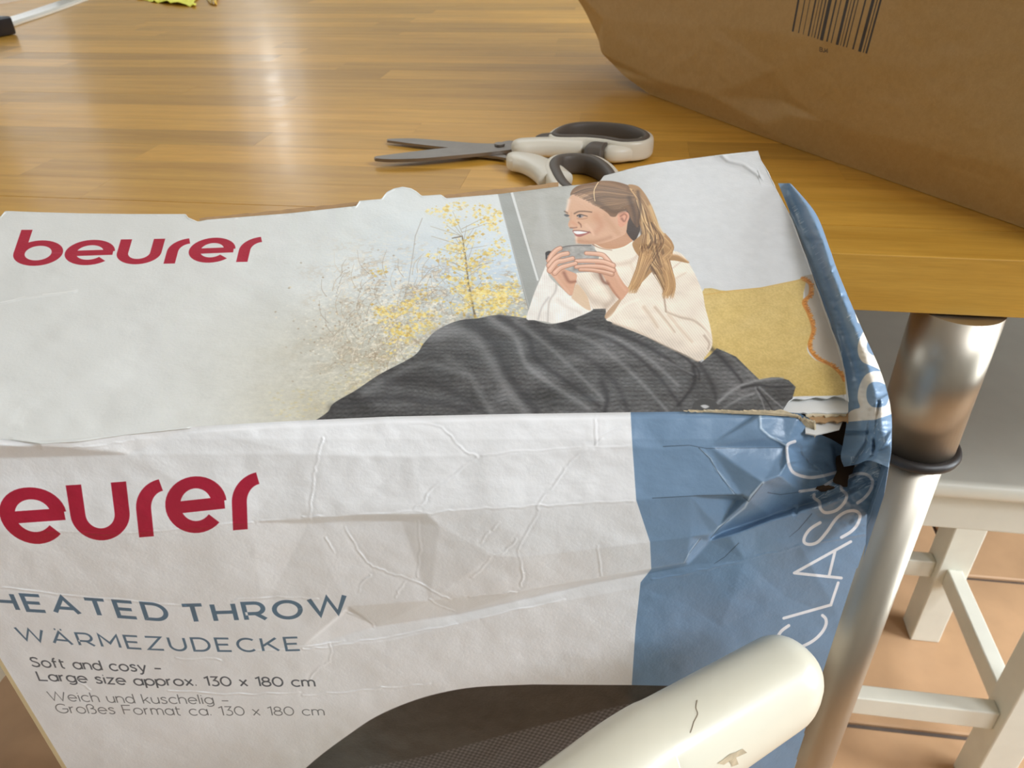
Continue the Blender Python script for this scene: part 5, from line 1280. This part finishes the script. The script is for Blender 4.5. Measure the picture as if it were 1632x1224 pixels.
for sx in (-1, 1):
    c = sm + cs * sx * .13; box('apron', (c[0], c[1], seat_z - .046), (.02, .30 - .034, .05), M_WHITE2, chair, -CYAW); box('stretcher', (c[0], c[1], .17), (.018, .30 - .034, .026), M_WHITE2, chair, -CYAW)
# back posts lean outwards from the seat up to the rail
for base_, tp in ((cor[2], rp[int(n * .2)]), (cor[0], rp[int(n * .92)])):
    bm = bmesh.new(); b3 = np.array([base_[0], base_[1], seat_z - .07]) - np.append(cf * .031, 0)
    sweep(bm, catmull([b3, b3 * .6 + np.array([tp[0], tp[1], RZ - .08]) * .4 - np.append(cf * .01, 0), np.array([tp[0], tp[1], RZ - .012])], 8), [(x * .014, y * .011) for x, y in ((-1, -1), (1, -1), (1, 1), (-1, 1))], up=(0, 1, 0))
    from_bm('back_post', bm, M_WHITE, chair)

# ------------------------------------------------------------------ bits at the far left of the table
M_NOTE = mat('yellow_paper', S(242, 240, 84), .6, noise=.06, nscale=60, bump=.3, bscale=60)
M_AMB = mat('amber_film', S(226, 186, 70), .25, coat=.3)
M_STRIP = mat('glossy_white_strip', S(244, 240, 230), .15, coat=1)
M_BLK = mat('black_plastic', S(42, 40, 44), .35)
M_FILM = bpy.data.materials.new('clear_film'); M_FILM.use_nodes = True
_nt = M_FILM.node_tree; _b0 = _nt.nodes['Principled BSDF']; _b0.inputs['Base Color'].default_value = (1, .98, .95, 1); _b0.inputs['Roughness'].default_value = .12
_b0.inputs['Transmission Weight'].default_value = 0; _b0.inputs['Alpha'].default_value = .22
def crumple(name, outline, zt_, m, amp, parent=None, seed=0):
    c = np.array(outline, float); N = 22
    g = np.linspace(0, 1, N); A_, B_, C_, D_ = [onz(*p, zt_) for p in outline]
    P = (A_[None, None] * (1 - g)[:, None, None] * (1 - g)[None, :, None] + B_[None, None] * (1 - g)[:, None, None] * g[None, :, None] + D_[None, None] * g[:, None, None] * (1 - g)[None, :, None] + C_[None, None] * g[:, None, None] * g[None, :, None])
    U_, V_ = np.meshgrid(g * 5 + seed, g * 5 + seed * 2)
    P[..., 2] = .9006 + amp * np.abs(fbm(U_, V_, 3) - .35) * 2
    P[..., 0] += (fbm(U_ + 9, V_, 2) - .5) * amp * 1.5; P[..., 1] += (fbm(U_, V_ + 9, 2) - .5) * amp * 1.5
    o = grid_obj(name, P, m, parent, smooth=False); s = o.modifiers.new('t', 'SOLIDIFY'); s.thickness = .0004; s.offset = 1
    return o
def rest(o, z=.9003):
    me = o.data; mz = min(v.co.z for v in me.vertices); me.transform(Matrix.Translation((0, 0, z - mz)))
tag(crumple('sticky_note', [(205, -26), (316, -22), (309, 13), (216, 0)], .9, M_NOTE, .012, seed=2), 'crumpled bright yellow paper slip at the far edge of view on the table', 'paper')
tag(crumple('amber_wrapper', [(331, -30), (362, -34), (346, 10), (330, 8)], .9, M_AMB, .010, seed=5), 'small amber translucent wrapper lying against the yellow paper slip', 'wrapper')
sp = catmull([onz(-60, 62, .905), onz(2, 37, .905), onz(55, 20, .905), onz(110, 1, .905), onz(150, -14, .905), onz(190, -34, .905)], 8)
bm = bmesh.new(); sweep(bm, [tuple(p) for p in sp], [(-.022, -.0045), (.022, -.0045), (.022, -.0015), (.016, .0012), (-.016, .0012), (-.022, -.0015)])
tag(from_bm('plastic_strap', bm, M_STRIP), 'glossy white plastic strap lying at the top left corner of the table', 'strap')
fp = [[onz(*q, .9) for q in r] for r in (((-80, -24), (10, -30), (70, -34), (120, -38)), ((-80, 0), (-20, -2), (40, -10), (95, -20)), ((-80, 14), (-30, 16), (20, 6), (70, -8)))]
P = np.array(fp); P[..., 1] += .02; P[..., 2] = np.array([[.9045] * 4, [.909, .911, .909, .9045], [.906, .9075, .906, .905]])
o = grid_obj('plastic_film', P, M_FILM); o.modifiers.new('s', 'SUBSURF').levels = 3; o.modifiers['s'].render_levels = 3
tag(o, 'thin clear plastic film lying behind the white strap on the table', 'film'); rest(o)
k = onz(-14, 62, .9005); bm = bmesh.new(); bm_box(bm, (k[0] - .028, k[1] + .02, .9003 + .013), (.07, .075, .026), math.radians(-20), bev=.004, seg=3)
tag(from_bm('power_adapter', bm, M_BLK, None, True), 'black plastic block cut off by the left edge of the picture on the table', 'adapter')

# ------------------------------------------------------------------ keep children where they were modelled
for o in list(sc.objects):
    if o.parent is not None and o.parent.type == 'EMPTY' and o.parent.name.split('.')[0] in ('carton', 'paper_bag', 'scissors', 'chair'):
        o.matrix_parent_inverse = wm(o.parent).inverted()
